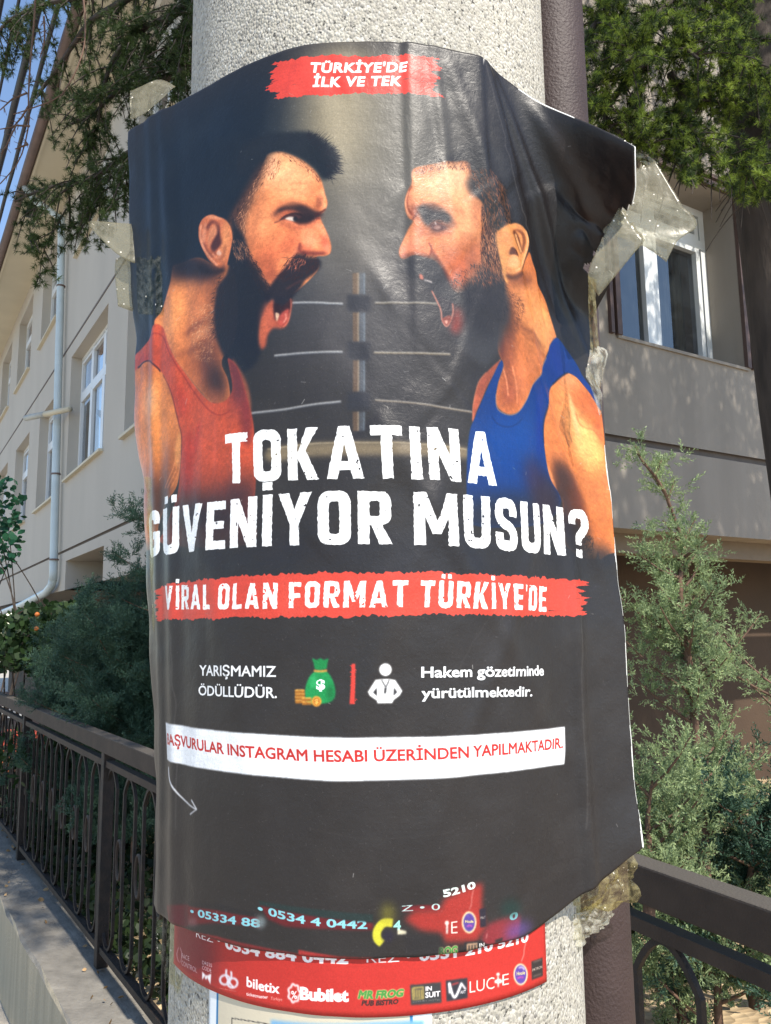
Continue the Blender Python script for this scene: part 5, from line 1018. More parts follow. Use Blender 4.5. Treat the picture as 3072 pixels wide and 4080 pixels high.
# ================================================================ concrete pole, pipe
def aggregate():
    m,n,l,p=nmat('exposed_aggregate'); tc=n.new('ShaderNodeTexCoord'); mp=n.new('ShaderNodeMapping'); l.new(tc.outputs['Object'],mp.inputs[0]); mp.inputs['Scale'].default_value=(1,1,.8)
    def vor(sc,feat='F1'):
        v=n.new('ShaderNodeTexVoronoi'); v.inputs['Scale'].default_value=sc; v.feature=feat; l.new(mp.outputs[0],v.inputs[0]); return v
    v=vor(430); v2=vor(850); r=n.new('ShaderNodeValToRGB'); e=r.color_ramp.elements; e[0].position=0; e[0].color=(.30,.28,.24,1); e[1].position=1; e[1].color=(.62,.60,.54,1)
    for pos,c in ((.06,(.24,.225,.20,1)),(.09,(.41,.38,.325,1)),(.45,(.45,.42,.35,1)),(.7,(.52,.49,.42,1)),(.88,(.47,.44,.39,1))): q=e.new(pos); q.color=c
    sx=n.new('ShaderNodeSeparateXYZ'); l.new(v.outputs['Color'],sx.inputs[0]); l.new(sx.outputs[0],r.inputs[0])
    r2=n.new('ShaderNodeValToRGB'); r2.color_ramp.elements[0].color=(.70,.70,.70,1); r2.color_ramp.elements[1].color=(1.1,1.1,1.08,1); s2=n.new('ShaderNodeSeparateXYZ'); l.new(v2.outputs['Color'],s2.inputs[0]); l.new(s2.outputs[1],r2.inputs[0])
    mu=n.new('ShaderNodeMixRGB'); mu.blend_type='MULTIPLY'; mu.inputs[0].default_value=.8; l.new(r.outputs[0],mu.inputs[1]); l.new(r2.outputs[0],mu.inputs[2])
    # small pits
    pn=n.new('ShaderNodeTexNoise'); pn.inputs['Scale'].default_value=300; pn.inputs['Detail'].default_value=3; l.new(mp.outputs[0],pn.inputs[0]); pr=n.new('ShaderNodeValToRGB'); pr.color_ramp.elements[0].position=.31; pr.color_ramp.elements[1].position=.36; l.new(pn.outputs[0],pr.inputs[0])
    pm=n.new('ShaderNodeMixRGB'); pm.blend_type='MIX'; l.new(pr.outputs[0],pm.inputs[0]); pm.inputs[1].default_value=(.10,.095,.085,1); l.new(mu.outputs[0],pm.inputs[2])
    big=n.new('ShaderNodeTexNoise'); big.inputs['Scale'].default_value=5; big.inputs['Detail'].default_value=8; mp2=n.new('ShaderNodeMapping'); mp2.inputs['Scale'].default_value=(2,2,.5); l.new(tc.outputs['Object'],mp2.inputs[0]); l.new(mp2.outputs[0],big.inputs[0]); br=n.new('ShaderNodeMapRange'); br.inputs['To Min'].default_value=.66; br.inputs['To Max'].default_value=1.2; l.new(big.outputs[0],br.inputs[0])
    vm=n.new('ShaderNodeVectorMath'); vm.operation='SCALE'; l.new(pm.outputs[0],vm.inputs[0]); l.new(br.outputs[0],vm.inputs['Scale']); l.new(vm.outputs[0],p.inputs['Base Color'])
    b=n.new('ShaderNodeBump'); b.inputs['Strength'].default_value=.55; b.inputs['Distance'].default_value=.0025; l.new(v.outputs['Distance'],b.inputs['Height']); b.invert=True
    b2=n.new('ShaderNodeBump'); b2.inputs['Strength'].default_value=.8; b2.inputs['Distance'].default_value=.003; l.new(pr.outputs[0],b2.inputs['Height']); l.new(b.outputs[0],b2.inputs['Normal']); l.new(b2.outputs[0],p.inputs['Normal']); p.inputs['Roughness'].default_value=.88; return m
m=MB(); m.tube([(PC[0],PC[1],z) for z in np.linspace(-.3,7.5,30)],PR,128,cap=True); o=m.build('concrete_pole',aggregate(),None,True); tag(o,'round concrete pole with exposed aggregate wrapped in posters','pole')
def pipemat():
    m,n,l,p=nmat('brown_pipe_paint'); tc=n.new('ShaderNodeTexCoord'); a=n.new('ShaderNodeTexNoise'); a.inputs['Scale'].default_value=25; a.inputs['Detail'].default_value=6; l.new(tc.outputs['Object'],a.inputs[0]); r=n.new('ShaderNodeValToRGB'); r.color_ramp.elements[0].color=(.034,.021,.019,1); r.color_ramp.elements[1].color=(.062,.040,.037,1); l.new(a.outputs[0],r.inputs[0]); l.new(r.outputs[0],p.inputs['Base Color'])
    v=n.new('ShaderNodeTexNoise'); v.inputs['Scale'].default_value=330; v.inputs['Detail'].default_value=2; l.new(tc.outputs['Object'],v.inputs[0]); b=n.new('ShaderNodeBump'); b.inputs['Strength'].default_value=.75; b.inputs['Distance'].default_value=.0016; l.new(v.outputs[0],b.inputs['Height']); l.new(b.outputs[0],p.inputs['Normal']); p.inputs['Roughness'].default_value=.6; p.inputs['Specular IOR Level'].default_value=.35; return m
m=MB(); m.tube([(.205,.877,z) for z in np.linspace(-.3,6,60)],.040,48); o=m.build('conduit_pipe',pipemat(),None,True); tag(o,'rough brown painted steel pipe standing right of the concrete pole','pipe')
# ================================================================ posters
back=plain('paper_back',(.72,.71,.68),.8)
edge=plain('paper_edge',(.85,.85,.84),.8)
def fine(P,k):
    nv,ns=P.shape[:2]; a=np.linspace(0,nv-1,(nv-1)*k+1); b=np.linspace(0,ns-1,(ns-1)*k+1)
    i=np.minimum(a.astype(int),nv-2); f=(a-i)[:,None,None]; Q=P[i]*(1-f)+P[i+1]*f; j=np.minimum(b.astype(int),ns-2); f=(b-j)[None,:,None]; return Q[:,j]*(1-f)+Q[:,j+1]*f
def normals(P): 
    n=np.cross(np.gradient(P,axis=1),np.gradient(P,axis=0)); return n/np.linalg.norm(n,axis=2)[...,None]
def solid(o,th):
    md=o.modifiers.new('thickness','SOLIDIFY'); md.thickness=th; md.offset=-1; md.use_rim=True; md.material_offset=1; md.material_offset_rim=2
art,P,_=poster_art(); Q=fine(P,2); nv,ns=Q.shape[:2]
S=np.linspace(S0,S1,ns)[None,:]; V=np.linspace(0,1,nv)[:,None]; nz=normals(Q)
if nz[nv//2,ns//2,1]>0: nz=-nz
def sm(t): t=np.clip(t,0,1); return t*t*(3-2*t)
h=np.zeros((nv,ns))
# long crease from the torn notch down across the right-hand face
sc=.112+.060*(V/.25)**.9; fade=sm((.40-V)/.22); d=S-sc
h+=fade*(.0052*np.where(d<0,np.exp(-(d/.034)**2),np.exp(-(d/.006)**2)))
d3=S-(.107+.02*V); h+=.0018*sm((.22-V)/.1)*np.where(d3<0,np.exp(-(d3/.012)**2),np.exp(-(d3/.003)**2))
d4=S-.201; h+=.0040*sm((V-.5)/.15)*np.exp(-(d4/.007)**2)
# second soft fold through the middle of the right man's forehead
d2=S-(.046+.01*V); h+=.0022*sm((.42-V)/.15)*np.where(d2<0,np.exp(-(d2/.004)**2),np.exp(-(d2/.018)**2))
for (s0,v0,dx,dy,w,A,L) in ((.09,.62,.5,.8,.009,.0022,.16),(.03,.66,.35,-.9,.010,.0018,.14),(.115,.70,-.45,.9,.008,.002,.12),(-.10,.72,.3,.95,.012,.0015,.15),(-.17,.78,.05,1,.010,.003,.3),(-.205,.35,.03,1,.008,.003,.4),(-.185,.16,.1,1,.01,.003,.2),(.155,.30,.35,.9,.008,.004,.2),(.175,.12,.55,.83,.006,.003,.13),(.222,.08,.8,.6,.008,.003,.07),(.06,.37,.6,.75,.011,.0015,.1),(.02,.5,-.6,.7,.012,.0014,.1),(-.02,.12,.2,.97,.012,.0014,.14),(.075,.13,.1,.99,.005,.0018,.12)):
    x=(S-s0); y=(V-v0)*.69; al=x*dx+y*dy; ac=x*dy-y*dx; h+=A*np.exp(-(ac/w)**2)*np.exp(-(al/L)**2)
rg=np.random.default_rng(4)
co=np.clip(1-np.hypot((S-.235)/.05,(V-.10)/.10),0,1); h+=co*.012*(np.abs(noise(nv,ns,9,rg,2)-.5)-.12)
h+=.0011*sm((-S-.06)/.1)*(noise2(nv,ns,80,5,rg)-.5)*sm((V-.3)/.2)+.0007*sm((V-.25)/.2)*(noise2(nv,ns,60,9,rg)-.5)
for _ in range(26):
    s0,v0,an,L,A=rg.uniform(-.05,.2),rg.uniform(.02,.62),rg.uniform(-.9,.9)+math.pi/2,rg.uniform(.02,.07),rg.uniform(.0004,.0011)*rg.choice([-1,1]); dx,dy=math.cos(an),math.sin(an); x=S-s0; y=(V-v0)*.69; al=x*dx+y*dy; ac=x*dy-y*dx; h+=A*np.where(ac<0,np.exp(-(ac/.0035)**2),np.exp(-(ac/.012)**2))*np.exp(-(al/L)**2)
h+=.0018*(noise(nv,ns,46,rg,3)-.5)+.0007*(noise(nv,ns,9,rg,2)-.5)+.0022*(noise2(nv,ns,90,14,rg)-.5)
h+=sm((.55-V)/.2)*(.003*sm((S-.12)/.08)*(noise(nv,ns,30,rg,2)-.5)+.002*sm((S-.2)/.04)*(noise(nv,ns,7,rg,1)-.5))+.0015*sm((-S-.2)/.03)*(noise2(nv,ns,10,6,rg)-.5)
Q=Q+nz*(h+.0012)[...,None]
rad=Q[...,:2]-np.array(PC); rl=np.linalg.norm(rad,axis=2); push=np.maximum(PR+.0018-rl,0); Q[...,:2]+=rad/rl[...,None]*push[...,None]
# ragged lower and upper edges are slightly uneven
Q[-1,:,2]+=.0015*(noise2(1,ns,1,9,rg)[0]-.5)
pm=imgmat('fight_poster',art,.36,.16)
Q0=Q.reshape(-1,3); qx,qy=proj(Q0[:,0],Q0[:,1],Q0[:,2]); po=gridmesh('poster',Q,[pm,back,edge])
# the upper right corner is torn away along a slanting ragged line under the tape
lim=2348+(1062-qy)*.74+14*np.sin(qy*.11)+9*np.sin(qy*.37); cut=(qx>lim)&(qy>640)&(qy<1075)&(qx>2300)
bm=bmesh.new(); bm.from_mesh(po.data); bm.verts.ensure_lookup_table(); bmesh.ops.delete(bm,geom=[bm.verts[i] for i in np.nonzero(cut)[0]],context='VERTS'); bm.to_mesh(po.data); bm.free()
solid(po,-.0014)
tag(po,'large black fight poster with two shouting bearded men taped round the pole','poster')
art2,P2,_=red_art(); nz2=normals(P2); P2=P2+(-nz2 if nz2[5,40,1]>0 else nz2)*(.0012*(noise(P2.shape[0],P2.shape[1],9,rg,2)))[...,None]
o=gridmesh('poster',P2,[imgmat('party_poster',art2,.45,.10),back,edge]); solid(o,-.0005); tag(o,'strip of red poster with sponsor logos showing below the black one','poster')
art3,P3,_=notice_art(); o=gridmesh('notice',P3,[imgmat('paper_notice',art3,.5,.08),back,edge]); solid(o,-.0003); tag(o,'cream paper notice with blue edges at the foot under the red poster','notice')
# ================================================================ adhesive tape
def tapemat(name,col,a,rough=.16,dirt=.5):
    m,n,l,p=nmat(name); p.inputs['Base Color'].default_value=(*col,1); p.inputs['Roughness'].default_value=rough; p.inputs['Specular IOR Level'].default_value=.9; tc=n.new('ShaderNodeTexCoord')
    t=n.new('ShaderNodeBsdfTransparent'); t.inputs[0].default_value=(.94,.93,.86,1); mx=n.new('ShaderNodeMixShader'); d=n.new('ShaderNodeTexNoise'); d.inputs['Scale'].default_value=160; d.inputs['Detail'].default_value=8; l.new(tc.outputs['Object'],d.inputs[0]); mr=n.new('ShaderNodeMapRange'); mr.inputs['From Min'].default_value=.35; mr.inputs['From Max'].default_value=.75; mr.inputs['To Min'].default_value=a-.12; mr.inputs['To Max'].default_value=a+dirt; l.new(d.outputs[0],mr.inputs[0]); l.new(mr.outputs[0],mx.inputs[0]); l.new(t.outputs[0],mx.inputs[1]); l.new(p.outputs[0],mx.inputs[2]); l.new(mx.outputs[0],n['Material Output'].inputs[0])
    vf=n.new('ShaderNodeTexVoronoi'); vf.inputs['Scale'].default_value=170; l.new(tc.outputs['Object'],vf.inputs[0]); ft=n.new('ShaderNodeMath'); ft.operation='LESS_THAN'; ft.inputs[1].default_value=.13; l.new(vf.outputs['Distance'],ft.inputs[0]); sp_=n.new('ShaderNodeSeparateXYZ'); l.new(vf.outputs['Color'],sp_.inputs[0]); f2=n.new('ShaderNodeMath'); f2.operation='GREATER_THAN'; f2.inputs[1].default_value=.72; l.new(sp_.outputs[0],f2.inputs[0]); f3=n.new('ShaderNodeMath'); f3.operation='MULTIPLY'; l.new(ft.outputs[0],f3.inputs[0]); l.new(f2.outputs[0],f3.inputs[1])
    cm=n.new('ShaderNodeMixRGB'); cm.inputs[1].default_value=(*col,1); cm.inputs[2].default_value=(.75,.7,.6,1); l.new(f3.outputs[0],cm.inputs[0]); l.new(cm.outputs[0],p.inputs['Base Color']); am=n.new('ShaderNodeMath'); am.operation='MAXIMUM'; l.new(mr.outputs[0],am.inputs[0]); l.new(f3.outputs[0],am.inputs[1]); l.new(am.outputs[0],mx.inputs[0])
    b=n.new('ShaderNodeBump'); b.inputs['Strength'].default_value=.28; b.inputs['Distance'].default_value=.002; c=n.new('ShaderNodeTexNoise'); c.inputs['Scale'].default_value=55; c.inputs['Detail'].default_value=4; c.inputs['Distortion'].default_value=1.5; l.new(tc.outputs['Object'],c.inputs[0]); l.new(c.outputs[0],b.inputs['Height']); l.new(b.outputs[0],p.inputs['Normal']); return m
tape_dusty=tapemat('dusty_tape',(.24,.215,.14),.42,.3,.22); tape_clear=tapemat('clear_tape',(.36,.36,.33),.09,.07,.06); tape_shine=tapemat('shiny_wad_tape',(.66,.64,.56),.24,.06,.2); tape_yel=tapemat('yellowed_tape',(.46,.39,.19),.15,.06,.14)
def tape(pts,mat,label,wr=.002,seed=1,n=14,name='tape_strip',facet=False):
    """pts: quad corners in space TL,TR,BR,BL (or a strip of left/right pairs)"""
    rg=np.random.default_rng(seed); pts=[np.asarray(p,float) for p in pts]; rows=[(pts[i],pts[i+1]) for i in range(0,len(pts),2)]
    Lr=resample([a for a,b in rows],.004) if len(rows)>1 else None; Rr=[b for a,b in rows]; k=max(8,len(Lr)); 
    def rs(Pn): Pn=crom(np.array(Pn),False,10); d=np.r_[0,np.cumsum(np.linalg.norm(np.diff(Pn,axis=0),axis=1))]; t=np.linspace(0,d[-1],k); return np.stack([np.interp(t,d,Pn[:,q]) for q in range(3)],1)
    a=rs([p for p,_ in rows]); b=rs(Rr); u=np.linspace(0,1,n)[None,:,None]; G=a[:,None]*(1-u)+b[:,None]*u
    nn=normals(G); nn[...,:]=np.where(nn[...,1:2]>0,-nn,nn); w=noise(k,n,5,rg,2)-.5+1.2*np.abs(noise(k,n,3.5,rg,1)-.5); G=G+nn*(w*wr)[...,None]
    G[0]+=nn[0]*0+np.stack([np.zeros(n),np.zeros(n),rg.normal(0,.0012,n)],1); o=gridmesh(name,G,mat,None,uv=False,smooth=not facet); md=o.modifiers.new('t','SOLIDIFY'); md.thickness=.0002; tag(o,label,'tape'); return o
X=lambda x,y,Y: pxp(x,y,Y)
tape([X(2330,505,.66),X(2305,492,.66),X(2445,590,.655),X(2465,545,.66),X(2560,650,.65),X(2620,650,.66),X(2600,700,.65),X(2625,690,.655)],tape_clear,'clear tape folded over the top right edge of the black poster',.0015,2)
tape([X(2610,640,.648),X(2505,690,.650),X(2640,690,.646),X(2500,770,.650),X(2708,800,.64),X(2470,842,.648),X(2715,822,.64),X(2440,880,.648),X(2760,858,.64),X(2400,925,.648),X(2775,905,.64),X(2480,950,.645),X(2700,960,.64),X(2560,980,.643),X(2655,1045,.642),X(2600,1000,.643)],tape_dusty,'wide dusty tape flap with ragged end sticking out at upper right',.0005,3,22)
tape([X(2470,820,.646),X(2570,960,.643),X(2400,950,.646),X(2525,1010,.643),X(2350,1060,.648),X(2460,1090,.646),X(2345,1110,.65),X(2385,1180,.65)],tape_dusty,'long dusty diagonal tape strip below the ragged flap',.0005,4)
tape([X(2340,1090,.648),X(2372,1120,.648),X(2345,1200,.648),X(2375,1220,.648),X(2350,1320,.65),X(2380,1330,.65),X(2352,1440,.65),X(2390,1420,.65)],tape_yel,'narrow crumpled tape running down the right poster edge',.005,5,7,facet=True)
tape([X(2352,1400,.648),X(2385,1370,.646),X(2340,1460,.646),X(2420,1405,.644),X(2330,1500,.646),X(2412,1450,.644),X(2355,1530,.647),X(2398,1520,.645),X(2375,1545,.648),X(2395,1550,.648)],tape_shine,'shiny crinkled wad of clear tape beside the blue vest',.009,6,12,facet=True)
tape([X(2330,1470,.647),X(2345,1465,.647),X(2350,1530,.648),X(2400,1570,.646),X(2372,1600,.648),X(2398,1590,.647),X(2385,1660,.65),X(2394,1650,.65)],tape_shine,'thin clear tape tail hanging below the shiny wad',.003,7,8)
tape([X(518,366,.70),X(520,478,.698),X(560,345,.70),X(575,455,.695),X(640,318,.705),X(640,400,.69),X(700,345,.70),X(690,352,.69)],tape_dusty,'dusty tape corner standing up at the top left of the black poster',.0015,8)
tape([X(590,425,.682),X(605,440,.682),X(600,470,.682),X(625,465,.682),X(612,500,.682),X(618,498,.682)],tape_clear,'tiny clear tape tag hanging below the top left tape corner',.001,9,6)
tape([X(350,878,.70),X(354,900,.70),X(420,884,.70),X(440,990,.70),X(480,890,.702),X(500,1035,.70),X(545,895,.702),X(545,1052,.70)],tape_dusty,'pointed dusty tape flap sticking out to the left of the poster',.0008,10,16)
tape([X(462,1030,.71),X(545,1020,.71),X(458,1085,.71),X(545,1110,.71),X(470,1220,.712),X(548,1248,.712)],tape_dusty,'pale tape rectangle hanging below the pointed flap on the left',.0008,11)
tape([X(543,1030,.688),X(670,1022,.668),X(545,1130,.690),X(668,1130,.668),X(550,1250,.692),X(650,1258,.672)],tape_clear,'clear wrinkled tape across the poster beside the neck of the man in red',.0006,12,20)
tape([X(2480,3385,.80),X(2300,3400,.70),X(2505,3420,.80),X(2255,3480,.68),X(2500,3500,.81),X(2240,3560,.675),X(2515,3565,.815),X(2160,3660,.66),X(2440,3590,.80),X(2120,3710,.655)],tape_yel,'crumpled yellowish tape wrapped from the poster foot onto the brown pipe',.013,13,30,facet=True)
tape([X(2440,3640,.83),X(2385,3600,.79),X(2400,3690,.80),X(2290,3640,.69),X(2330,3740,.73),X(2270,3680,.68),X(2310,3760,.70),X(2180,3740,.668),X(2170,3790,.655),X(2172,3700,.655)],tape_shine,'shiny pleated clear tape below the yellowish wrap by the pipe',.007,14,20,facet=True)
tape([X(700,3560,.70),X(742,3575,.665),X(650,3620,.715),X(755,3650,.665),X(632,3740,.72),X(750,3760,.665),X(640,3800,.72),X(730,3880,.668),X(655,3880,.715),X(715,3960,.672)],tape_clear,'clear tape ballooning out from the lower left edge of the posters',.005,15,14,facet=True)
tape([X(668,2850,.71),X(685,2840,.70),X(655,3050,.712),X(682,3060,.702),X(668,3300,.708),X(690,3300,.70),X(680,3560,.705),X(700,3560,.70)],tape_yel,'long narrow tape down the lower left edge of the black poster',.003,16,6)
tape([X(582,1900,.69),X(600,1900,.685),X(594,2150,.69),X(614,2150,.687),X(610,2450,.695),X(634,2450,.69),X(640,2850,.70),X(662,2850,.695)],tape_yel,'long narrow tape down the middle left edge of the black poster',.003,17,6)
CROWN=[(.8,1.3,5.7,1.3,1.5,.4,3000),(1.0,3.4,5.9,1.3,1.2,.4,1800),(2.2,4.9,6.4,1.3,1.2,.5,900),(4.0,3.2,6.0,1.8,1.5,.8,9000),(3.0,1.9,5.7,1.0,1.0,.4,1200),(1.9,.3,5.8,.8,.9,.3,600),(4.4,1.4,2.6,1.1,1.3,1.3,2600)]  # unseen foliage clusters laid out for shade; last one added to darken reflections
# ================================================================ plants
bark=plain('cedar_bark',(.055,.042,.034),.95,var=.4,scale=14,bump=1.0,bscale=30,stretch=(1,1,.3))
twigm=plain('twig_bark',(.13,.075,.05),.9,var=.3,scale=30)
cedarleaf=leafmat('cedar_needles',(.012,.027,.011),(.075,.115,.028),2.0,trans=.35)
cedarleaf2=leafmat('cedar_needles_sunny',(.06,.11,.015),(.46,.58,.10),2.2,trans=.5)  # bright copy for young growth and sunlit tips, sunlight put into the colour
junip=leafmat('juniper_scales',(.07,.125,.07),(.47,.57,.27),6,trans=.35)
junipd=leafmat('juniper_scales_blue',(.018,.052,.034),(.08,.15,.095),2.5,trans=.2)
greenl=leafmat('shrub_leaves',(.010,.026,.010),(.036,.072,.018),3)
def needles_along(paths,rng,dens=110,spread=.03,droop=.3):
    P=[];D=[]
    for pts in paths:
        q=resample(pts,.01); n=max(1,int(len(q)*.01*dens)); i=rng.integers(0,len(q),n); t=np.gradient(q,axis=0)[i]; t/=np.linalg.norm(t,axis=1)[:,None]+1e-9
        r=rng.normal(size=(n,3)); r-=t*(r*t).sum(1)[:,None]; r/=np.linalg.norm(r,axis=1)[:,None]+1e-9
        P.append(q[i]+r*rng.uniform(.0,spread,n)[:,None]); D.append(r+t*.5)
    return np.concatenate(P),np.concatenate(D)
def twigs(base,rng,n,L,droop=.5,lo=.15):
    out=[]; q=resample(base,.02); T=np.gradient(q,axis=0)
    for _ in range(n):
        i=int(rng.uniform(lo,1)*(len(q)-1)); t=T[i]/np.linalg.norm(T[i]); r=rng.normal(size=3); r-=t*(r@t); r/=np.linalg.norm(r); d=t*.45+r*.8; l=L*rng.uniform(.4,1.2); p=q[i]; pts=[p]
        for k in range(4): d=d+np.array([0,0,-droop*.35]); d/=np.linalg.norm(d); p=p+d*l/4; pts.append(p)
        out.append(pts)
    return out
def branches(name,paths,r0,r1,mat,parent):
    m=MB()
    for q in paths: m.tube(resample(q,.05) if len(q)>2 else q,[r0,r1],5,cap=False)
    return m.build(name,mat,parent,True)
# ---- cedar whose trunk stands hidden behind the pole; its boughs hang into the picture at the upper left
rg=np.random.default_rng(21)
c1=empty('cedar_tree',(-.03,3.0,.1)); tag(c1,'dark cedar tree whose drooping boughs hang in front of the roof at upper left','tree')
m=MB(); m.tube([(-.03,3.0,.05),(-.03,3.0,2),(-.04,3.02,4),(-.05,3.0,6.2)],[.12,.11,.09,.05],14); m.build('trunk',bark,c1,True)
Lp=lambda pts,Y0,Y1: [pxp(x*.6603,y*.6603,Y0+(Y1-Y0)*i/(len(pts)-1)) for i,(x,y) in enumerate(pts)]
main=[Lp([(1240,-60),(1000,120),(870,170),(700,330),(620,560),(590,800)],3.0,3.3),
      Lp([(1240,700),(980,840),(790,920),(620,1040),(480,1100),(300,1130),(90,1215)],3.0,3.6),
      Lp([(1240,300),(1130,420),(1000,470),(860,500),(700,560),(560,690),(400,760)],3.0,3.4),
      Lp([(1240,-300),(900,-120),(600,-40),(300,20),(60,120),(-40,250)],3.0,3.6),
      Lp([(1000,-200),(760,0),(560,120),(450,260),(300,480),(240,560)],3.1,3.6),
      Lp([(1240,60),(1120,160),(1050,300),(1010,420)],3.0,3.1),
      Lp([(1200,-100),(1150,60),(1130,240),(1080,360)],3.0,3.1)]
subs=[Lp([(400,1260),(300,1440),(250,1560),(240,1710)],3.5,3.5),Lp([(480,1180),(500,1300),(460,1420)],3.5,3.5),Lp([(610,1080),(600,1300),(610,1500)],3.4,3.4),Lp([(690,1000),(690,1150),(660,1300)],3.3,3.3),
      Lp([(780,960),(760,1130),(750,1310)],3.2,3.2),Lp([(560,1100),(540,1250),(520,1350)],3.4,3.4),Lp([(300,1130),(210,1250),(180,1380),(190,1500)],3.5,3.5),Lp([(560,780),(550,900)],3.3,3.3),Lp([(700,330),(760,420),(790,470)],3.2,3.2),
      Lp([(790,250),(830,340),(900,330)],3.1,3.1),Lp([(870,170),(780,210),(760,300),(790,420)],3.1,3.2),Lp([(620,560),(520,600),(450,560)],3.3,3.3),Lp([(100,80),(40,300),(30,470)],3.6,3.6),Lp([(200,30),(120,160),(150,330)],3.6,3.6)]
allp=main+subs; tw=[]
for q in main: tw+=twigs(q,rg,26,.30,.9,.12)
for q in subs: tw+=twigs(q,rg,7,.13,.7,.1)
branches('bough',main,.022,.005,bark,c1); branches('twig',subs+tw,.004,.0015,bark,c1)['kind']='stuff'
P,D=needles_along(main,rg,48,.03); P1,D1=needles_along(subs,rg,130,.026); P2_,D2=needles_along(tw,rg,58,.014)
P=np.concatenate([P,P1,P2_]); D=np.concatenate([D,D1,D2]); foliage('needles',ROS,P,D,rg.uniform(.8,1.25,len(P)),cedarleaf,c1,rg)
# bare reddish twigs over the sky at far left
bare=[Lp([(215,-40),(205,150),(180,420),(172,620),(175,740),(120,960),(0,1110)],2.9,3.0),Lp([(500,-40),(515,120),(508,280),(470,400),(420,500),(350,590),(200,650),(80,690)],3.0,2.9),Lp([(172,640),(90,760),(0,780)],2.95,2.95),Lp([(165,560),(70,600),(0,665)],2.95,2.95),Lp([(180,760),(90,760),(60,840),(5,930)],2.95,2.9),Lp([(170,870),(130,870),(90,900)],2.95,2.95),Lp([(265,100),(270,250),(240,350)],2.9,2.9)]
sp=[]
for q in bare: sp+=twigs(q,rg,16,.035,.1,.02)
branches('bare_twig',bare,.0045,.0022,twigm,c1); branches('bare_spur',sp,.0016,.0008,twigm,c1)['kind']='stuff'
# ---- big cedar at the right; trunk in view, crown above the street shades wall and pavement
rg=np.random.default_rng(22)
c2=empty('cedar_tree',(1.75,3.3,.4)); tag(c2,'tall cedar with a thick dark trunk at the right edge and sunlit needles','tree')
base=atY(3072,2100,3.55); 
tp=[np.array([1.98,3.5,-.3]),np.array([1.92,3.5,1.6]),np.array([1.86,3.5,2.6]),np.array([1.80,3.5,3.8]),np.array([1.74,3.5,5.2]),np.array([1.6,3.4,7.5])]
m=MB(); q=resample(tp,.12); rr_=np.linspace(.21,.10,len(q)); m.tube(q,rr_,18); m.build('trunk',bark,c2,True)
Rp=lambda pts,Y0,Y1: [pxp(2200+x*.5243,y*.5243,Y0+(Y1-Y0)*i/(len(pts)-1)) for i,(x,y) in enumerate(pts)]
rb=[Rp([(1500,-200),(1200,-60),(900,60),(600,180),(300,260),(120,380)],3.4,2.9),Rp([(1500,200),(1300,200),(1050,260),(800,420),(600,560),(350,640),(220,760)],3.4,2.9),
    Rp([(1560,560),(1400,560),(1200,700),(1000,830),(820,960),(640,1050)],3.4,3.0),Rp([(1700,700),(1550,740),(1300,760),(1100,760)],3.3,3.1),Rp([(1000,900),(1150,1120),(1350,1200),(1550,1330)],3.0,2.9),
    Rp([(1500,-300),(1350,-60),(1300,60),(1350,200),(1450,400),(1540,500)],3.3,2.9),Rp([(900,560),(1000,780),(900,1000),(950,1200),(1020,1350)],3.1,3.0),Rp([(1700,900),(1660,1050),(1600,1200),(1560,1500)],3.2,3.1),Rp([(700,500),(500,700),(400,900),(600,1060),(800,1200)],3.2,3.0),Rp([(600,-100),(400,100),(260,300),(240,560),(330,820)],3.1,2.9),Rp([(1200,-100),(1050,150),(1000,330),(1120,450)],3.2,2.8),Rp([(1000,-100),(760,160),(700,330),(540,480)],3.2,2.8)]
tw=[]
for q in rb: tw+=twigs(q,rg,34,.26,.5,.05)
branches('bough',rb,.020,.005,bark,c2); branches('twig',tw,.004,.0015,bark,c2)['kind']='stuff'
P,D=needles_along(rb,rg,85,.035); P1,D1=needles_along(tw,rg,95,.018)
P=np.concatenate([P,P1]); D=np.concatenate([D,D1])
zone=[(200,-100),(1700,-100),(1700,1500),(1450,1560),(1300,1420),(1050,1400),(850,1300),(500,1150),(230,950),(180,300)]
px,py=proj(P[:,0],P[:,1],P[:,2]); k=inpoly(np.stack([(px-2200)/.5243,py/.5243],1),zone)|(py<0)
P,D=P[k],D[k]; pick=rg.random(len(P))<.45
foliage('needles',ROS,P[~pick],D[~pick],rg.uniform(.75,1.2,(~pick).sum()),cedarleaf,c2,rg); foliage('sunlit_young_needles',ROS,P[pick],D[pick],rg.uniform(.75,1.15,pick.sum()),cedarleaf2,c2,rg)
# unseen upper crown placed for the dappled shade, low mass added to darken reflections
ROSB=[rosette(rg,16,.06,.005) for _ in range(3)]
def crown(cx,cy,cz,rx,ry,rz,n): 
    d=rg.normal(size=(n,3)); d/=np.linalg.norm(d,axis=1)[:,None]; r=rg.random(n)**.45; return np.array([cx,cy,cz])+d*r[:,None]*np.array([rx,ry,rz])
cr=[]
for (cx,cy,cz,rx,ry,rz,n) in CROWN: cr.append(crown(cx,cy,cz,rx,ry,rz,n))
P=np.concatenate(cr); foliage('offscreen_needles',ROSB,P,rg.normal(size=P.shape),rg.uniform(.7,1.3,len(P)),cedarleaf,c2,rg)
ub=[[np.array([1.7,3.45,5.0]),np.array([(1.7+c[0])/2,(3.45+c[1])/2,c[2]+.1]),np.array(c[:3])] for c in CROWN]; branches('offscreen_bough',ub,.04,.012,bark,c2)
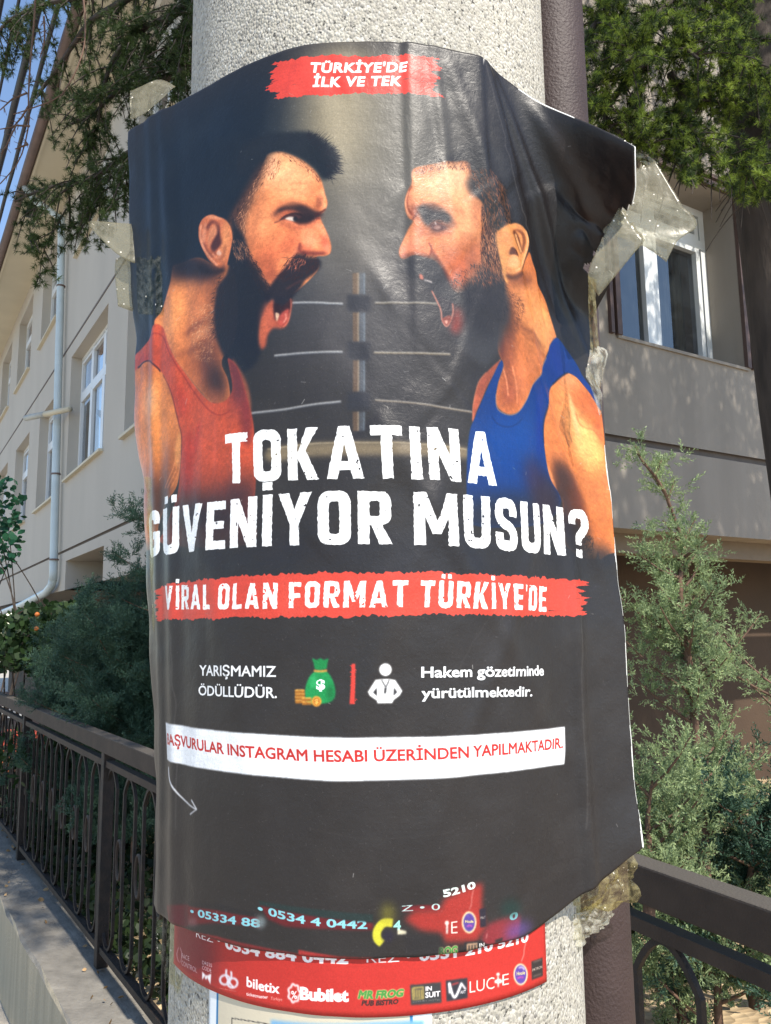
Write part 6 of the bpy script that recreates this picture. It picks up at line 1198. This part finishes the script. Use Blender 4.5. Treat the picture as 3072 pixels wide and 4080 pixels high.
# ---- blue-green juniper right of the poster
rg=np.random.default_rng(23)
def juniper(label,name,trunk,specs,mat,dens,group=None,size=1.0,parent_loc=None,sub=9,subL=.16,tmp=None):
    t=empty(name,tuple(trunk[0])); tag(t,label,'shrub',group); tr=branches('trunk',[trunk],.016,.003,twigm,t); q=resample(trunk,.02); paths=[]
    for f,ang,L,up in specs:
        p=q[int(f*(len(q)-1))]; d=np.array([math.cos(ang),math.sin(ang),up]); d/=np.linalg.norm(d); pts=[p]
        for k in range(4): d=d+np.array([0,0,.12]); d/=np.linalg.norm(d); p=p+d*L/4; pts.append(p)
        paths.append(pts)
    tw=[]
    for w in paths: tw+=twigs(w,rg,sub,subL,-.5,.15)
    branches('branch',paths,.005,.0015,twigm,t)['kind']='stuff'
    P,D=needles_along(paths,rg,dens,.006); P1,D1=needles_along(tw,rg,dens,.006); P0,D0=needles_along([trunk[-2:]],rg,dens*.5,.004)
    P=np.concatenate([P,P1,P0]); D=np.concatenate([D,D1,D0]); D=D+np.array([0,0,.5]); foliage('foliage',tmp or SPR,P,D,rg.uniform(.5,1.0,len(P))*size,mat,t,rg); return t
J=lambda pts,Y: [pxp(2350+x*.7234,1700+y*.7234,Y+.03*math.sin(i)) for i,(x,y) in enumerate(pts)]
Yj=2.15
tk=J([(640,2500),(620,2150),(590,1800),(560,1400),(520,1100),(495,880),(510,740),(520,620),(470,530),(430,400),(380,300),(290,190),(250,108)],Yj)
specs=[]
for i in range(36):
    f=rg.uniform(.05,.70); a=rg.uniform(-math.pi,math.pi); specs.append((f,a,.25*(1.02-f)**.75*rg.uniform(.5,1.15),rg.uniform(.1,.8)))
specs+=[(.52,math.pi,.20,.35),(.40,math.pi,.24,.5),(.62,.2,.13,.9),(.66,math.pi*.95,.15,.7),(.42,.1,.28,.55),(.33,math.pi,.22,.5),(.74,math.pi,.09,.9),(.76,0,.07,1.2),(.85,.3,.06,1.5),(.88,math.pi,.06,1.0),(.93,0,.05,1.5),(.95,math.pi,.045,1.2)]
juniper('slender blue green juniper with a leaning tip right beside the poster','juniper_shrub',tk,specs,junip,95,size=.64,sub=5,subL=.08,tmp=SPC)
tk=J([(330,2700),(330,2400),(320,2150),(345,1950)],2.0); specs=[(rg.uniform(.2,.95),rg.uniform(-3.1,3.1),rg.uniform(.12,.24),rg.uniform(.3,.9)) for _ in range(16)]
juniper('small bright juniper low beside the poster corner above the railing','juniper_shrub',tk,specs,junip,110,size=.66,sub=5,subL=.09,tmp=SPC)
tk=J([(1250,2900),(1180,2300),(1150,1900),(1130,1600),(1120,1400)],2.5); specs=[(rg.uniform(.1,.95),rg.uniform(1.2,5.0),rg.uniform(.2,.40),rg.uniform(.2,.7)) for _ in range(9)]
juniper('loose juniper with bare brown stem at the right edge of the frame','juniper_shrub',tk,specs,junip,90,size=.66,sub=5,subL=.09,tmp=SPC)
# juniper tangle low behind the right railing
for i,(x,y,Y,lab) in enumerate(((2700,3750,2.35,'dark spreading juniper behind the lower rail near the brown pipe'),(2980,3600,2.2,'spreading juniper behind the railing in the lower right corner'),(2860,3950,2.1,'low juniper sprays below the railing at the bottom right'),(2650,3480,2.5,'pale juniper low behind the thick rail just right of the poster corner'))):
    b=pxp(x,y,Y); tk=[b+np.array([0,0,-.25]),b,b+np.array([.02,0,.12]),b+np.array([.0,0,.25])]; specs=[(rg.uniform(.1,1),rg.uniform(-3.1,3.1),rg.uniform(.18,.36),rg.uniform(-.1,.6)) for _ in range(15)]
    juniper(lab,'juniper_shrub',tk,specs,junipd if i<2 else junip,110,size=.8,sub=7,subL=.12,tmp=SPC)
# ---- left: juniper hedge and leafy shrubs behind the railing
for i,(x,y,Y,hh,rad,lab,mat) in enumerate(((545,2950,4.3,.95,.55,'blue green juniper mass directly left of the poster behind the railing',junipd),(380,2900,5.2,1.0,.65,'dark juniper mound behind the middle of the left railing',junipd),(250,3200,5.7,.5,.38,'low bright juniper showing through the left railing bars',junipd),(610,2640,4.4,.5,.4,'upright juniper reaching over the wall edge next to the poster',junipd))):
    b=pxp(x,y,Y); tk=[b+np.array([0,0,-.6]),b+np.array([0,0,hh*.1]),b+np.array([.03,0,hh*.3]),b+np.array([0,0,hh*.5])]; specs=[(rg.uniform(.1,1),rg.uniform(-3.1,3.1),rad*rg.uniform(.4,1),rg.uniform(0,.7)) for _ in range(34)]
    juniper(lab,'juniper_shrub',tk,specs,mat,130,size=1.15,sub=9,subL=.2)
tk=[pxp(700,2400,3.9)+np.array([.1,.2,-.9]),pxp(690,2350,4.0),pxp(680,2200,4.0),pxp(660,2050,4.0)]; 
juniper('feathery juniper sprays pointing left out from behind the poster','juniper_shrub',tk,[(.5,3.0,.42,-.05),(.62,3.1,.40,.1),(.75,3.2,.34,.2),(.9,3.0,.26,.5),(.4,3.3,.36,0)],junipd,110,size=1.2,sub=6,subL=.1)
BL=[broadleaf(rg) for _ in range(2)]
def shrub(name,label,poly,n,Y0,Y1,size,mat,cat='shrub',extra=None):
    P=scatter_px(poly,n,Y0,Y1,rg); c=P.mean(0); t=empty(name,(c[0],c[1],.1)); tag(t,label,cat)
    st=[[np.array([c[0]+rg.normal()*.1,c[1],.08]),np.array([c[0]+rg.normal()*.3,c[1]+rg.normal()*.2,(c[2]+.1)/2]),P[rg.integers(0,len(P))]] for _ in range(12)]
    branches('stem',st,.012,.004,bark,t); D=rg.normal(size=P.shape)+np.array([0,-.4,.3]); foliage('leaves',BL,P,D,rg.uniform(.7,1.3,len(P))*size,mat,t,rg)
    if extra:
        for (x,y,Y) in extra:
            m=MB(); q=pxp(x,y,Y); m.tube([q+np.array([0,0,-.016]),q+np.array([0,0,-.01]),q,q+np.array([0,0,.01]),q+np.array([0,0,.016])],[.005,.014,.018,.014,.005],8); m.build('blossom',plain('orange_blossom',(.40,.11,.015),.6),t,True)
    return t
shrub('leafy_shrub','leafy green hedge with orange blossoms behind the left railing',[(-60,2480),(120,2420),(300,2400),(420,2460),(420,2640),(330,2720),(200,2700),(-60,2660)],2600,5.6,6.6,1.15,greenl,extra=[(148,2448,5.5),(145,2504,5.5)])
shrub('climbing_shrub','dark glossy leaved shrub in front of the wall at the far left edge',[(-80,1890),(20,1885),(80,1930),(95,2040),(70,2120),(90,2210),(40,2260),(10,2300),(-80,2300)],420,7.5,8.2,1.4,leafmat('glossy_leaves',(.012,.06,.03),(.03,.13,.06),4,rough=.3))
shrub('leafy_shrub','shadowy undergrowth low behind the left railing posts',[(-60,2900),(640,3000),(660,3800),(420,3560),(100,3150),(-60,3050)],1900,5.0,6.6,1.3,greenl)

# ground cover under the hedge, close behind the railing
n=15000; a=rg.uniform(-1.4,5.5,n); b=.08+2.6*rg.random(n)**1.7; q=FP[None]+FD[None]*a[:,None]-FN[None]*b[:,None]; rise=.48*(1/(1+np.exp((a+1.2)*1.6))); z=.12+rise+rg.random(n)**1.5*np.minimum(.5,.12+.25*b)
gc=foliage('ground_cover',BL,np.stack([q[:,0],q[:,1],z],1),rg.normal(size=(n,3))+np.array([0,-.3,.5]),rg.uniform(.5,1.1,n)*1.1,leafmat('ivy_leaves',(.008,.02,.008),(.035,.06,.018),3),None,rg); tag(gc,'dark leafy ground cover filling the bed behind the left railing','ground cover',kind='stuff')
# ================================================================ beyond the left railing
sb=empty('shop_sign',tuple(pxp(-60,2850,9.0))); tag(sb,'dark shop sign with white letters far behind the left railing','sign')
c0=pxp(-60,2835,9.0); m=MB(); m.box(c0,(1.35,.08,.42),bev=.01); m.build('board',plain('sign_board',(.03,.022,.025),.5),sb)
tcu=bpy.data.curves.new('letters','FONT'); tcu.body='iram.'; tcu.size=.24; tcu.extrude=.008; tcu.offset=.006; tcu.align_x='RIGHT'; lt=bpy.data.objects.new('letters',tcu); COL.objects.link(lt); lt.location=c0+np.array([.52,-.06,-.06]); lt.rotation_euler=(math.radians(90),0,0); dg=bpy.context.evaluated_depsgraph_get(); dg.update(); me=bpy.data.meshes.new_from_object(lt.evaluated_get(dg)); lo2=bpy.data.objects.new('letters',me); COL.objects.link(lo2); lo2.matrix_world=Matrix.Translation(tuple(c0+np.array([.50,-.055,-.06])))@Matrix.Rotation(math.radians(90),4,'X'); bpy.data.objects.remove(lt)
mw=lo2.matrix_world.copy(); lo2.parent=sb; lo2.matrix_parent_inverse=Matrix.Translation(-sb.location); me.materials.clear(); me.materials.append(plain('white_letters',(.6,.6,.58),.5))
for i,(x,y,w,h_,c,lab) in enumerate(((20,2990,.8,.35,(.42,.07,.04),'red plastic crate stacked behind the far end of the left railing'),(15,3080,.7,.22,(.50,.14,.05),'orange crate under the red one behind the left railing'),(230,3010,.45,.13,(.33,.09,.04),'low rust red planter box seen between the railing bars'))):
    q=pxp(x,y,8.2-i*.5); cr_=empty('crate' if i<2 else 'planter_box',tuple(q)); tag(cr_,lab,'crate' if i<2 else 'planter'); mt=plain('plastic',c,.5,var=.2,scale=9)
    m=MB(); m.box(q,(w*.94,.3,h_*.96),bev=.01); m.build('body',mt,cr_); m=MB(); m.box(q+np.array([0,0,h_*.45]),(w,.36,h_*.14),bev=.008); m.build('rim',mt,cr_)
